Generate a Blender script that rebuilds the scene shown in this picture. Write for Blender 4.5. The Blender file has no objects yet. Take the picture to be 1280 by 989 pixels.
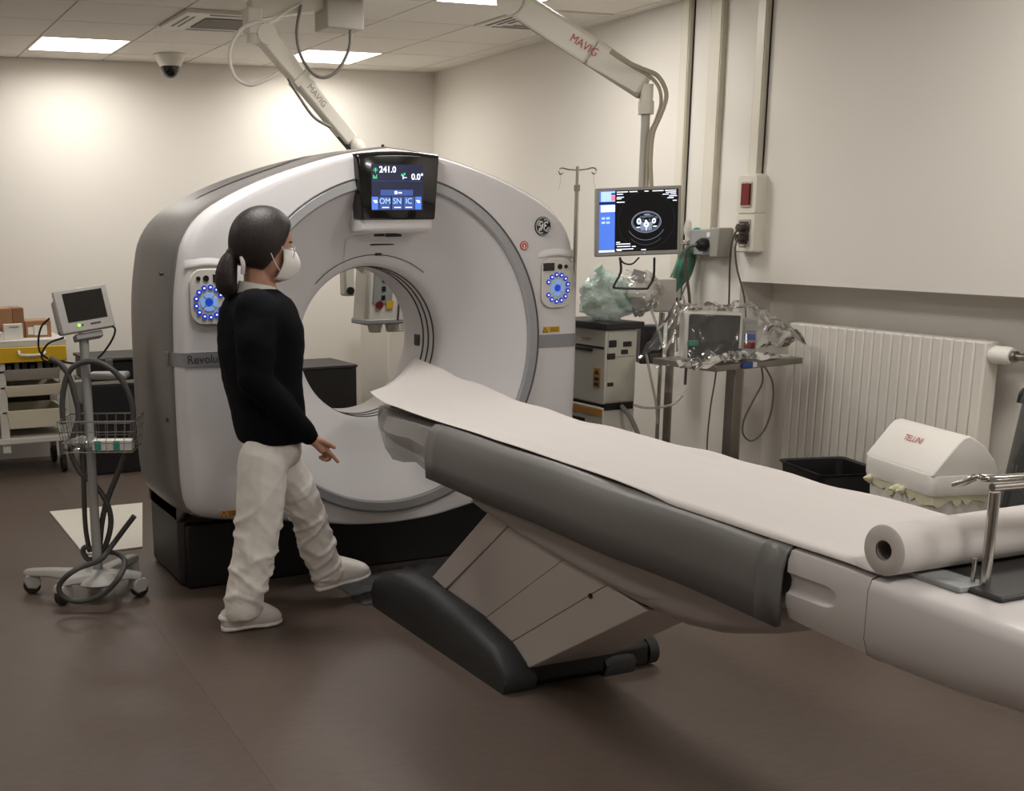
import bpy, bmesh, math, random
from mathutils import Vector, Matrix, noise
random.seed(7)
PI = math.pi
SC = bpy.context.scene
COL = SC.collection

# ------------------------------------------------------------------ camera
# (world: x along the scanner's width, y into the room through the bore, z up)
FPX, CX, CY, PITCH, ROLL, YAW = 1509.9, 447.8, 634.7, .228, -.011, .403
CAM = Vector((-2.287, -4.939, 1.6))
_r = Vector((math.cos(YAW), -math.sin(YAW), 0))
_h = Vector((math.sin(YAW), math.cos(YAW), 0))
_f = _h * math.cos(PITCH) + Vector((0, 0, -math.sin(PITCH)))
_d = -_h * math.sin(PITCH) + Vector((0, 0, -math.cos(PITCH)))
_cx = _r * math.cos(ROLL) - _d * math.sin(ROLL)
_cy = -(_r * math.sin(ROLL) + _d * math.cos(ROLL))
cd = bpy.data.cameras.new('camera')
cd.sensor_fit = 'HORIZONTAL'; cd.sensor_width = 36; cd.lens = FPX * 36 / 1280
cd.shift_x = (640 - CX) / 1280; cd.shift_y = (CY - 494.5) / 1280
cd.clip_start = .05; cd.clip_end = 60
cam = bpy.data.objects.new('camera', cd); COL.objects.link(cam)
m3 = Matrix((_cx, _cy, -_f)).transposed()
cam.matrix_world = Matrix.Translation(CAM) @ m3.to_4x4()
SC.camera = cam

# ------------------------------------------------------------------ light
W = bpy.data.worlds.new('world'); SC.world = W; W.use_nodes = True
W.node_tree.nodes['Background'].inputs[0].default_value = (.9, .86, .8, 1)
W.node_tree.nodes['Background'].inputs[1].default_value = .05
PANEL_POWER = 5.0           # glow of a lit ceiling panel's diffuser
LAMP = {(-2, 0): 10, (1, 0): 10, (1, -4): 15, (1, -9): 12, (-2, -6): 17, (-5, -9): 7, (-2, -13): 19, (1, -13): 19, (-5, -4): 7}   # watts of the lamps behind the diffusers, some unseen ones added as fill; the other panels are off
LAMP_COLOUR = (1, .982, .955)
VS = SC.view_settings
SC.display_settings.display_device = 'sRGB'
VS.view_transform = 'Standard'; VS.look = 'None'; VS.gamma = 1; VS.use_curve_mapping = False
VS.exposure = 0.15

# ------------------------------------------------------------------ helpers
def ray(x, y):
    a, b = (x - CX) / FPX, (y - CY) / FPX
    u = a * math.cos(ROLL) + b * math.sin(ROLL); v = -a * math.sin(ROLL) + b * math.cos(ROLL)
    return _f + _r * u + _d * v
def P(x, y, ax, val):
    """photo pixel -> point on the axis plane ax = val"""
    r = ray(x, y); return CAM + r * ((val - CAM[ax]) / r[ax])
def PN(x, y, base, n=None):
    """photo pixel -> point on the plane through base (upright, facing the camera)"""
    n = n or _h; r = ray(x, y); return CAM + r * ((Vector(base) - CAM).dot(n) / r.dot(n))

def lin(c):
    out = []
    for v in c:
        v /= 255.0
        out.append(v / 12.92 if v <= .04045 else ((v + .055) / 1.055) ** 2.4)
    return tuple(out) + (1,)

MATS = {}
def mat(name, rgb, rough=.5, metal=0, spec=.5, var=.06, vscale=6, bump=0, bscale=60, emit=0, alpha=1, trans=0, coat=0, stretch=None):
    if name in MATS: return MATS[name]
    m = bpy.data.materials.new(name); m.use_nodes = True
    nt = m.node_tree; b = nt.nodes['Principled BSDF']
    b.inputs['Roughness'].default_value = rough; b.inputs['Metallic'].default_value = metal
    b.inputs['Specular IOR Level'].default_value = spec
    b.inputs['Coat Weight'].default_value = coat
    c = lin(rgb)
    tc = nt.nodes.new('ShaderNodeTexCoord'); mp = nt.nodes.new('ShaderNodeMapping')
    nt.links.new(tc.outputs['Object'], mp.inputs[0])
    if stretch: mp.inputs['Scale'].default_value = stretch
    nz = nt.nodes.new('ShaderNodeTexNoise'); nz.inputs['Scale'].default_value = vscale; nz.inputs['Detail'].default_value = 4
    nt.links.new(mp.outputs[0], nz.inputs['Vector'])
    mx = nt.nodes.new('ShaderNodeMix'); mx.data_type = 'RGBA'
    mx.inputs[6].default_value = tuple(max(0, q * (1 - var)) for q in c[:3]) + (1,)
    mx.inputs[7].default_value = tuple(min(1, q * (1 + var)) for q in c[:3]) + (1,)
    nt.links.new(nz.outputs['Fac'], mx.inputs[0]); nt.links.new(mx.outputs[2], b.inputs['Base Color'])
    if bump:
        n2 = nt.nodes.new('ShaderNodeTexNoise'); n2.inputs['Scale'].default_value = bscale; n2.inputs['Detail'].default_value = 3
        nt.links.new(mp.outputs[0], n2.inputs['Vector'])
        bp = nt.nodes.new('ShaderNodeBump'); bp.inputs['Strength'].default_value = bump; bp.inputs['Distance'].default_value = .01
        nt.links.new(n2.outputs['Fac'], bp.inputs['Height']); nt.links.new(bp.outputs[0], b.inputs['Normal'])
    if emit:
        nt.links.new(mx.outputs[2], b.inputs['Emission Color']); b.inputs['Emission Strength'].default_value = emit
    b.inputs['Alpha'].default_value = alpha
    b.inputs['Transmission Weight'].default_value = trans
    MATS[name] = m; return m

ORG = {}
def tag(o, label=None, cat=None, group=None, kind=None):
    if label: o['label'] = label
    if cat: o['category'] = cat
    if group: o['group'] = group
    if kind: o['kind'] = kind
    return o
def thing(name, loc, label, cat, group=None):
    o = bpy.data.objects.new(name, None); o.empty_display_size = .1; COL.objects.link(o)
    o.location = loc; ORG[o] = Vector(loc); return tag(o, label, cat, group)

def catmull(pts, n=8, closed=False):
    pts = [Vector(p) for p in pts]; out = []; N = len(pts)
    for i in range(N if closed else N - 1):
        if closed: p0, p1, p2, p3 = pts[(i-1) % N], pts[i], pts[(i+1) % N], pts[(i+2) % N]
        else:
            p1, p2 = pts[i], pts[i+1]
            p0 = pts[i-1] if i else p1 * 2 - p2
            p3 = pts[i+2] if i + 2 < N else p2 * 2 - p1
        for k in range(n):
            t = k / n
            out.append(.5 * ((2 * p1) + (p2 - p0) * t + (2 * p0 - 5 * p1 + 4 * p2 - p3) * t * t + (3 * p1 - p0 - 3 * p2 + p3) * t ** 3))
    if not closed: out.append(pts[-1])
    return out

class MB:
    def __init__(s): s.v = []; s.f = []
    def add(s, vs, fs):
        k = len(s.v); s.v += [Vector(q) for q in vs]; s.f += [tuple(i + k for i in q) for q in fs]; return s
    def box(s, x0, x1, y0, y1, z0, z1, rz=0, piv=None):
        vs = [Vector((x, y, z)) for z in (z0, z1) for y in (y0, y1) for x in (x0, x1)]
        if rz:
            pv = Vector(piv) if piv else Vector(((x0+x1)/2, (y0+y1)/2, 0)); R = Matrix.Rotation(rz, 3, 'Z')
            vs = [R @ (q - pv) + pv for q in vs]
        return s.add(vs, [(0,2,3,1),(4,5,7,6),(0,1,5,4),(2,6,7,3),(0,4,6,2),(1,3,7,5)])
    def obox(s, c, ex, ey, ez, hx, hy, hz):
        """oriented box: centre, three unit axes, half sizes"""
        c, ex, ey, ez = Vector(c), Vector(ex), Vector(ey), Vector(ez)
        vs = [c + ex*(a*hx) + ey*(b*hy) + ez*(d*hz) for d in (-1,1) for b in (-1,1) for a in (-1,1)]
        return s.add(vs, [(0,2,3,1),(4,5,7,6),(0,1,5,4),(2,6,7,3),(0,4,6,2),(1,3,7,5)])
    def loft(s, rings, cap=(True, True), closed=True, loop=False):
        n = len(rings[0]); vs = [q for r in rings for q in r]; fs = []; m = len(rings)
        for i in range(m if loop else m - 1):
            j2 = (i + 1) % m
            for j in range(n if closed else n - 1):
                k = (j + 1) % n
                fs.append((i*n+j, i*n+k, j2*n+k, j2*n+j))
        if closed and cap[0] and not loop: fs.append(tuple(range(n))[::-1])
        if closed and cap[1] and not loop: fs.append(tuple((m-1)*n + j for j in range(n)))
        return s.add(vs, fs)
    def tube(s, pts, r, n=8, sm=0, closed=False, ends=True):
        if sm: pts = catmull(pts, sm, closed)
        pts = [Vector(p) for p in pts]; N = len(pts); rings = []
        rr = r if isinstance(r, (list, tuple)) else [r] * N
        if len(rr) != N:
            M_ = len(rr) - 1
            rr = [rr[min(M_, int(i*M_/(N-1)))]*(1 - (i*M_/(N-1)) % 1) + rr[min(M_, int(i*M_/(N-1)) + 1)]*((i*M_/(N-1)) % 1) for i in range(N)]
        up = None
        for i in range(N):
            if closed: t = pts[(i+1) % N] - pts[i-1]
            else: t = pts[min(i+1, N-1)] - pts[max(i-1, 0)]
            t = t.normalized() if t.length > 1e-9 else Vector((0,0,1))
            if up is None: up = Vector((0,0,1)) if abs(t.z) < .9 else Vector((1,0,0))
            a = (up - t * up.dot(t))
            a = a.normalized() if a.length > 1e-6 else t.orthogonal().normalized()
            up = a; b = t.cross(a)
            rings.append([pts[i] + (a*math.cos(2*PI*k/n) + b*math.sin(2*PI*k/n)) * rr[i] for k in range(n)])
        return s.loft(rings, (ends, ends), True, closed)
    def cyl(s, p0, p1, r, n=20, r1=None): return s.tube([p0, p1], [r, r if r1 is None else r1], n)
    def ellip(s, c, rx, ry, rz, nu=24, nv=14, R=None):
        c = Vector(c); rings = []
        for i in range(1, nv):
            th = PI * i / nv
            ring = [Vector((rx*math.sin(th)*math.cos(2*PI*k/nu), ry*math.sin(th)*math.sin(2*PI*k/nu), rz*math.cos(th))) for k in range(nu)]
            rings.append(ring)
        top, bot = Vector((0,0,rz)), Vector((0,0,-rz)); vs = [top] + [q for r in rings for q in r] + [bot]; fs = []
        for k in range(nu):
            k2 = (k+1) % nu; fs.append((0, 1+k, 1+k2)); b0 = 1 + (nv-2)*nu; fs.append((b0+k2, b0+k, len(vs)-1))
            for i in range(nv-2): fs.append((1+i*nu+k, 1+(i+1)*nu+k, 1+(i+1)*nu+k2, 1+i*nu+k2))
        if R: vs = [R @ q for q in vs]
        return s.add([q + c for q in vs], fs)
    def capsule(s, p0, p1, r0, r1, n=14):
        p0, p1 = Vector(p0), Vector(p1); t = (p1 - p0); L = t.length or 1e-6; t /= L
        pts = []; rr = []
        for k in range(5): a = PI/2*(1-k/5); pts.append(p0 - t*r0*math.sin(a)*.999); rr.append(max(1e-4, r0*math.cos(a)))
        pts.append(p0); rr.append(r0); pts.append(p1); rr.append(r1)
        for k in range(1, 6): a = PI/2*k/5; pts.append(p1 + t*r1*math.sin(a)*.999); rr.append(max(1e-4, r1*math.cos(a)))
        up = t.orthogonal().normalized(); b = t.cross(up)
        return s.loft([[q + (up*math.cos(2*PI*j/n) + b*math.sin(2*PI*j/n))*w for j in range(n)] for q, w in zip(pts, rr)])
    def chain(s, pts, rr, n=14):
        for i in range(len(pts)-1): s.capsule(pts[i], pts[i+1], rr[i], rr[i+1], n)
        return s
    def prism(s, poly, ax, a0, a1):
        """polygon in the two other axes, extruded along ax"""
        def mk(p, a):
            q = [p[0], p[1]]; q.insert(ax, a); return Vector(q)
        n = len(poly); vs = [mk(p, a0) for p in poly] + [mk(p, a1) for p in poly]
        fs = [tuple(range(n))[::-1], tuple(range(n, 2*n))] + [(i, (i+1) % n, (i+1) % n + n, i + n) for i in range(n)]
        return s.add(vs, fs)
    def lathe(s, prof, c, axis='Z', n=32, a0=0, a1=2*PI, cap=False):
        c = Vector(c); full = abs(a1 - a0 - 2*PI) < 1e-6; m = n if full else n + 1; rings = []
        for k in range(m):
            a = a0 + (a1 - a0) * k / n; ca, sa = math.cos(a), math.sin(a); ring = []
            for r, h in prof:
                ring.append(c + (Vector((r*ca, r*sa, h)) if axis == 'Z' else Vector((r*ca, h, r*sa)) if axis == 'Y' else Vector((h, r*ca, r*sa))))
            rings.append(ring)
        return s.loft(rings, (cap, cap), closed=cap, loop=full)
    def build(s, name, m, parent=None, smooth=True, bevel=0, solid=0, sub=0, seg=2, ang=40, org=None):
        o0 = ORG[parent] if parent else Vector(org) if org is not None else Vector((0,0,0))
        me = bpy.data.meshes.new(name); me.from_pydata([tuple(q - o0) for q in s.v], [], s.f)
        bm = bmesh.new(); bm.from_mesh(me); bmesh.ops.recalc_face_normals(bm, faces=bm.faces); bm.to_mesh(me); bm.free()
        me.materials.append(m if not isinstance(m, str) else MATS[m])
        if smooth:
            me.shade_smooth(); me.set_sharp_from_angle(angle=math.radians(ang))
        o = bpy.data.objects.new(name, me); COL.objects.link(o)
        if parent: o.parent = parent
        else: o.location = o0
        ORG[o] = o0
        if solid:
            q = o.modifiers.new('solid', 'SOLIDIFY'); q.thickness = solid; q.offset = 0
        if sub:
            q = o.modifiers.new('sub', 'SUBSURF'); q.levels = sub; q.render_levels = sub
        if bevel:
            q = o.modifiers.new('bevel', 'BEVEL'); q.width = bevel; q.segments = seg; q.limit_method = 'ANGLE'; q.angle_limit = math.radians(35)
            if smooth: me.set_sharp_from_angle(angle=math.radians(80))
        return o
def box(name, m, parent, x0, x1, y0, y1, z0, z1, bevel=0, rz=0, piv=None, **k):
    return MB().box(x0, x1, y0, y1, z0, z1, rz, piv).build(name, m, parent, bevel=bevel, **k)
def fused(mb, name, m, parent, voxel, smooth_it=4, fn=None):
    """one continuous surface from overlapping volumes"""
    o = mb.build(name, m, parent)
    q = o.modifiers.new('r', 'REMESH'); q.mode = 'VOXEL'; q.voxel_size = voxel
    q = o.modifiers.new('s', 'SMOOTH'); q.factor = .5; q.iterations = smooth_it
    dg = bpy.context.evaluated_depsgraph_get()
    me = bpy.data.meshes.new_from_object(o.evaluated_get(dg)); o.modifiers.clear(); old = o.data; o.data = me; bpy.data.meshes.remove(old)
    if fn:
        nn = [v.normal.copy() for v in me.vertices]
        for v, n in zip(me.vertices, nn): v.co = fn(v.co + ORG[o], n) - ORG[o]
    me.shade_smooth(); return o
def carve(o, cutter):
    """cut a hollow into a part (the cutter is not kept)"""
    c_ = cutter.build('cutter', 'table_white', None); q = o.modifiers.new('b', 'BOOLEAN'); q.operation = 'DIFFERENCE'; q.solver = 'EXACT'; q.object = c_
    c_.location = (0, 0, 0); bpy.context.view_layer.update()
    me = bpy.data.meshes.new_from_object(o.evaluated_get(bpy.context.evaluated_depsgraph_get())); o.modifiers.clear(); o.data = me; bpy.data.objects.remove(c_)
    me.shade_smooth(); me.set_sharp_from_angle(angle=math.radians(35)); return o
def text(name, body, c, ex, ey, size, m, parent, align='CENTER', shear=0, sx=1, depth=0, off=0):
    cu = bpy.data.curves.new(name, 'FONT'); cu.body = body; cu.size = size; cu.align_x = align; cu.align_y = 'CENTER'
    cu.shear = shear; cu.extrude = depth; cu.offset = off; cu.resolution_u = 3
    t = bpy.data.objects.new(name, cu); COL.objects.link(t); bpy.context.view_layer.update()
    me = bpy.data.meshes.new_from_object(t.evaluated_get(bpy.context.evaluated_depsgraph_get()))
    bpy.data.objects.remove(t); bpy.data.curves.remove(cu)
    ex, ey, c = Vector(ex).normalized(), Vector(ey).normalized(), Vector(c); ez = ex.cross(ey)
    o0 = ORG[parent]
    for v in me.vertices: v.co = c + ex*(v.co.x*sx) + ey*v.co.y + ez*v.co.z - o0
    me.materials.clear(); me.materials.append(MATS[m] if isinstance(m, str) else m); me.name = name
    o = bpy.data.objects.new(name, me); COL.objects.link(o); o.parent = parent; ORG[o] = o0; return o
def disc(mb, c, ex, ey, rx, ry=None, n=24):
    ry = ry or rx; c, ex, ey = Vector(c), Vector(ex), Vector(ey)
    return mb.add([c + ex*(rx*math.cos(2*PI*k/n)) + ey*(ry*math.sin(2*PI*k/n)) for k in range(n)], [tuple(range(n))])
def quad(mb, c, ex, ey, hx, hy):
    c, ex, ey = Vector(c), Vector(ex), Vector(ey)
    return mb.add([c - ex*hx - ey*hy, c + ex*hx - ey*hy, c + ex*hx + ey*hy, c - ex*hx + ey*hy], [(0,1,2,3)])
def rrect(w, h, r, n=5):
    out = []
    for cx, cy, a in ((w-r, h-r, 0), (-(w-r), h-r, PI/2), (-(w-r), -(h-r), PI), (w-r, -(h-r), 1.5*PI)):
        for k in range(n+1): out.append((cx + r*math.cos(a + PI/2*k/n), cy + r*math.sin(a + PI/2*k/n)))
    return out
def plate(mb, c, ex, ey, ez, poly, d):
    c, ex, ey, ez = Vector(c), Vector(ex), Vector(ey), Vector(ez)
    return mb.loft([[c + ex*p[0] + ey*p[1] for p in poly], [c + ex*p[0] + ey*p[1] + ez*d for p in poly]])

# ------------------------------------------------------------------ materials
mat('wall_paint', (231, 226, 218), .75, var=.02, vscale=1.5, bump=.05, bscale=150, spec=.3)
mat('niche_paint', (190, 183, 175), .75, var=.02, vscale=1.5, bump=.05, bscale=150, spec=.3)
mat('ceiling_white', (222, 217, 208), .9, var=.02, spec=.2)
mat('tile_white', (244, 240, 232), .9, var=.03, vscale=40, bump=.15, bscale=220, spec=.2)
mat('panel_light', (255, 246, 232), .6, var=0, emit=PANEL_POWER)
mat('white_metal', (225, 220, 210), .4, var=.02)
mat('vinyl_floor', (97, 84, 76), .42, var=.22, vscale=11, bump=.10, bscale=120, spec=.45, stretch=(1, 5, 1))
mat('vinyl_floor_b', (93, 80, 73), .42, var=.22, vscale=11, bump=.10, bscale=120, spec=.45, stretch=(1, 5, 1))
mat('gantry_white', (217, 214, 215), .38, var=.015, vscale=2, spec=.45)
mat('gantry_shell', (128, 125, 123), .42, var=.02, vscale=2)
mat('gantry_strip', (120, 116, 115), .4, var=.02)
mat('ring_grey', (165, 165, 168), .32, var=.02, metal=.25)
mat('band_grey', (150, 150, 153), .35, var=.02, metal=.3)
mat('dark_plastic', (48, 46, 46), .5, var=.05)
mat('black_plastic', (22, 21, 22), .42, var=.05)
mat('gloss_black', (9, 9, 10), .12, var=0, coat=.5)
mat('floor_screed', (70, 61, 55), .7, var=.05)
mat('seam_dark', (60, 57, 56), .6, var=0)
mat('screen_navy', (22, 27, 52), .2, var=0, emit=.9)
mat('screen_black', (6, 7, 10), .2, var=0, emit=.5)
mat('screen_white', (235, 242, 255), .4, var=0, emit=1.0)
mat('screen_blue', (70, 110, 205), .4, var=0, emit=.9)
mat('screen_paleblue', (165, 195, 240), .4, var=0, emit=.95)
mat('screen_midblue', (52, 78, 140), .4, var=0, emit=.8)
mat('screen_green', (70, 190, 130), .4, var=0, emit=.9)
mat('screen_pink', (215, 120, 150), .4, var=0, emit=.8)
mat('scan_dim', (70, 78, 92), .4, var=.3, vscale=60, emit=.8)
mat('scan_faint', (24, 26, 30), .4, var=0, emit=.6)
mat('scan_mid', (120, 130, 150), .4, var=.25, vscale=60, emit=.8)
mat('scan_bright', (215, 225, 245), .4, var=.1, vscale=60, emit=.95)
mat('button_blue', (30, 62, 190), .4, var=0, emit=.45)
mat('button_pale', (120, 165, 225), .4, var=0, emit=.4)
mat('print_dark', (58, 56, 58), .5, var=0)
mat('print_white', (235, 235, 235), .5, var=0)
mat('print_red', (178, 48, 44), .5, var=0)
mat('warn_yellow', (214, 170, 50), .5, var=.03)
mat('warn_orange', (205, 150, 70), .5, var=.03)
mat('sticker_red', (190, 70, 66), .45, var=.03)
mat('table_white', (205, 200, 198), .4, var=.015)
mat('table_lower', (176, 168, 163), .45, var=.02)
mat('table_panel', (194, 185, 180), .5, var=.02)
mat('table_foot', (44, 44, 45), .55, var=.06, bump=.1, bscale=250)
mat('mat_grey', (112, 110, 107), .42, var=.03, bump=.06, bscale=40)
mat('cradle_grey', (128, 123, 120), .45, var=.03)
mat('paper_white', (208, 202, 198), .8, var=.01, vscale=3, bump=.05, bscale=12, spec=.2)
mat('card_core', (140, 132, 124), .85, var=.05)
mat('chrome', (190, 187, 182), .18, metal=1, var=.02)
mat('steel', (150, 143, 135), .32, metal=.9, var=.04, stretch=(1, 12, 1))
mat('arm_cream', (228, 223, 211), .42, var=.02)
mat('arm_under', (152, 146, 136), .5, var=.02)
mat('grey_box', (186, 181, 172), .5, var=.02)
mat('cable_white', (232, 228, 220), .5, var=.02)
mat('cable_grey', (120, 116, 108), .5, var=.02)
mat('cable_cream', (176, 166, 146), .5, var=.06)
mat('cable_black', (25, 24, 24), .45, var=.02)
mat('cable_dark', (92, 84, 76), .5, var=.02)
mat('trunking', (196, 189, 172), .5, var=.02)
mat('socket_cream', (222, 217, 203), .35, var=.02)
mat('socket_dark', (72, 62, 56), .4, var=.1)
mat('switch_red', (112, 18, 20), .3, var=.1)
mat('rail_grey', (150, 153, 152), .4, var=.02)
mat('bag_green', (22, 120, 88), .4, var=.08, vscale=14)
mat('knob_teal', (28, 140, 118), .35, var=.04)
mat('clip_blue', (40, 70, 150), .4, var=.04)
mat('monitor_grey', (150, 147, 140), .45, var=.02)
mat('device_white', (214, 210, 200), .42, var=.02)
mat('device_face', (205, 203, 190), .45, var=.02)
mat('radiator_white', (222, 216, 207), .38, var=.02)
mat('bin_white', (242, 238, 231), .45, var=.02)
mat('bag_yellow', (226, 222, 190), .5, var=.08, bump=.3, bscale=30)
mat('trolley_grey', (150, 148, 145), .45, var=.03)
mat('trolley_light', (178, 175, 170), .45, var=.03)
mat('hose_grey', (74, 72, 69), .55, var=.05)
mat('wire_chrome', (165, 162, 158), .3, metal=.8, var=.03)
mat('crt_dark', (34, 33, 32), .08, var=0, coat=.6)
mat('led_green', (130, 230, 60), .4, var=0, emit=2)
mat('yellow_plastic', (212, 172, 28), .45, var=.04)
mat('cart_white', (208, 204, 196), .5, var=.03)
mat('tray_cream', (216, 208, 186), .5, var=.03)
mat('tray_clear', (170, 164, 154), .3, var=.05, trans=.2)
mat('cardboard', (160, 118, 82), .8, var=.08, vscale=12, bump=.1, bscale=90)
mat('cardboard_dark', (142, 102, 70), .8, var=.08, vscale=12)
mat('paper_label', (228, 224, 216), .7, var=.02)
mat('rubber', (36, 35, 34), .7, var=.04)
mat('skin', (190, 144, 122), .5, var=.05, vscale=20, spec=.4)
mat('hair_brown', (31, 21, 18), .52, var=.35, vscale=30, bump=.2, bscale=60, stretch=(3, 3, .6))
mat('sweater_navy', (11, 12, 17), .9, var=.15, vscale=40, bump=.25, bscale=300, spec=.15)
mat('shirt_white', (228, 226, 222), .7, var=.02)
mat('trouser_white', (240, 235, 229), .75, var=.03, bump=.12, bscale=160, spec=.25)
mat('clog_white', (235, 230, 224), .4, var=.02)
mat('mask_white', (236, 233, 229), .75, var=.02, bump=.08, bscale=120)
mat('clear_frame', (185, 190, 198), .15, var=0, metal=.3)
mat('eye_dark', (20, 15, 13), .2, var=0)
mat('brow', (32, 22, 18), .7, var=0)
mat('board_white', (226, 221, 210), .6, var=.04, vscale=4)
mat('cabinet_white', (214, 208, 198), .5, var=.02)
mat('teal_print', (60, 160, 140), .5, var=.02)
mat('green_cloth', (150, 186, 172), .45, var=.08, vscale=12, bump=.3, bscale=25)
mat('dark_cloth', (84, 83, 83), .35, var=.12, vscale=8, bump=.3, bscale=14)
mat('chair_vinyl', (66, 67, 64), .4, var=.05, bump=.1, bscale=120)
def film(name, rgb, mixf, rough=.12, crumple=.7):
    """thin clear plastic: mostly see-through with a glossy crumpled skin"""
    m = bpy.data.materials.new(name); m.use_nodes = True; nt = m.node_tree; nt.nodes.clear()
    out = nt.nodes.new('ShaderNodeOutputMaterial'); mx = nt.nodes.new('ShaderNodeMixShader'); tr = nt.nodes.new('ShaderNodeBsdfTransparent')
    pb = nt.nodes.new('ShaderNodeBsdfPrincipled'); pb.inputs['Base Color'].default_value = lin(rgb); pb.inputs['Roughness'].default_value = rough
    pb.inputs['Specular IOR Level'].default_value = 1
    nz = nt.nodes.new('ShaderNodeTexNoise'); nz.inputs['Scale'].default_value = 28; nz.inputs['Detail'].default_value = 2
    tc = nt.nodes.new('ShaderNodeTexCoord'); nt.links.new(tc.outputs['Object'], nz.inputs['Vector'])
    bp = nt.nodes.new('ShaderNodeBump'); bp.inputs['Strength'].default_value = crumple; bp.inputs['Distance'].default_value = .02
    nt.links.new(nz.outputs['Fac'], bp.inputs['Height']); nt.links.new(bp.outputs[0], pb.inputs['Normal'])
    mx.inputs[0].default_value = mixf
    nt.links.new(tr.outputs[0], mx.inputs[1]); nt.links.new(pb.outputs[0], mx.inputs[2]); nt.links.new(mx.outputs[0], out.inputs[0])
    MATS[name] = m; return m
def clear(name, diff, crumple, scale):
    m = film(name, (236, 234, 230), diff, .1, crumple); nt = m.node_tree
    mx = [n for n in nt.nodes if n.type == 'MIX_SHADER'][0]; out = [n for n in nt.nodes if n.type == 'OUTPUT_MATERIAL'][0]; bp = [n for n in nt.nodes if n.type == 'BUMP'][0]
    [n for n in nt.nodes if n.type == 'TEX_NOISE'][0].inputs['Scale'].default_value = scale
    gl = nt.nodes.new('ShaderNodeBsdfGlossy'); gl.inputs['Roughness'].default_value = .08; fr = nt.nodes.new('ShaderNodeFresnel'); fr.inputs['IOR'].default_value = 1.5
    m2 = nt.nodes.new('ShaderNodeMixShader'); nt.links.new(bp.outputs[0], gl.inputs['Normal']); nt.links.new(bp.outputs[0], fr.inputs['Normal'])
    nt.links.new(fr.outputs[0], m2.inputs[0]); nt.links.new(mx.outputs[0], m2.inputs[1]); nt.links.new(gl.outputs[0], m2.inputs[2]); nt.links.new(m2.outputs[0], out.inputs[0]); return m
clear('clear_film', .045, .35, 7)
clear('haze_film', .20, .5, 8)
film('green_film', (205, 232, 222), .62, .12, .9)
film('wrap_film', (190, 185, 180), .55, .25, .0)
film('lens_glass', (235, 240, 245), .12, .03)
film('tube_clear', (222, 218, 210), .6, .15)

# ================================================================== THE ROOM
CEIL = 2.75
C0 = Vector((2.1086, 3.7984, 0)); DR = Vector((-.03999, -.9992, 0)); DB = Vector((-.9992, .03999, 0)); UP = Vector((0, 0, 1))
def WR(s, d, z): return C0 + DR*s + DB*d + UP*z          # right wall: along it, out from it, up
def WB(s, d, z): return C0 + DB*s + DR*d + UP*z          # back wall
def slab(mb, fn, s0, s1, d0, d1, z0, z1):
    return mb.add([fn(s, d, z) for z in (z0, z1) for d in (d0, d1) for s in (s0, s1)], [(0,2,3,1),(4,5,7,6),(0,1,5,4),(2,6,7,3),(0,4,6,2),(1,3,7,5)])
def struct(o): o['kind'] = 'structure'; return o
fl = struct(MB().box(-4.7, 2.7, -8.2, 4.4, -.12, -.004).build('floor', 'floor_screed', smooth=False))
sa, sb = P(190, 775, 2, 0), P(345, 989, 2, 0); sd = (sb - sa); sd.z = 0; sd.normalize()
s1, s2 = sa - sd*7, sa + sd*8
MB().add([s1 + Vector((.0003,0,-.004)), s2 + Vector((.0003,0,-.004)), Vector((2.7,-8.2,-.004)), Vector((2.7,4.4,-.004)), s1 + Vector((.0003,0,0)), s2 + Vector((.0003,0,0)), Vector((2.7,-8.2,0)), Vector((2.7,4.4,0))],
    [(0,1,2,3),(4,5,6,7),(0,1,5,4),(1,2,6,5),(2,3,7,6),(3,0,4,7)]).build('vinyl_sheet', 'vinyl_floor', fl, smooth=False)
MB().add([s1 + Vector((-.0003,0,-.004)), s2 + Vector((-.0003,0,-.004)), Vector((-4.7,-8.2,-.004)), Vector((-4.7,4.4,-.004)), s1 + Vector((-.0003,0,0)), s2 + Vector((-.0003,0,0)), Vector((-4.7,-8.2,0)), Vector((-4.7,4.4,0))],
    [(0,1,2,3),(4,5,6,7),(0,1,5,4),(1,2,6,5),(2,3,7,6),(3,0,4,7)]).build('vinyl_sheet', 'vinyl_floor_b', fl, smooth=False)
struct(slab(MB(), WB, -.4, 6.8, -.15, 0, -.1, 2.95).build('wall_back', 'wall_paint', smooth=False))
struct(slab(MB(), WR, 0, 3.77, -.45, 0, -.1, 2.95).build('wall_right', 'wall_paint', smooth=False))
struct(slab(MB(), WR, 3.77, 12.2, -.45, 0, 1.312, 2.95).build('wall_right_upper', 'wall_paint', smooth=False))
struct(slab(MB(), WR, 3.77, 12.2, -.45, -.2, -.1, 1.312).build('wall_right_niche', 'wall_paint', smooth=False))
struct(box('wall_left', 'wall_paint', None, -4.75, -4.6, -8.2, 4.3, -.1, 2.95, smooth=False))
struct(box('wall_front', 'wall_paint', None, -4.7, 2.4, -8.3, -8.15, -.1, 2.95, smooth=False))
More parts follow.
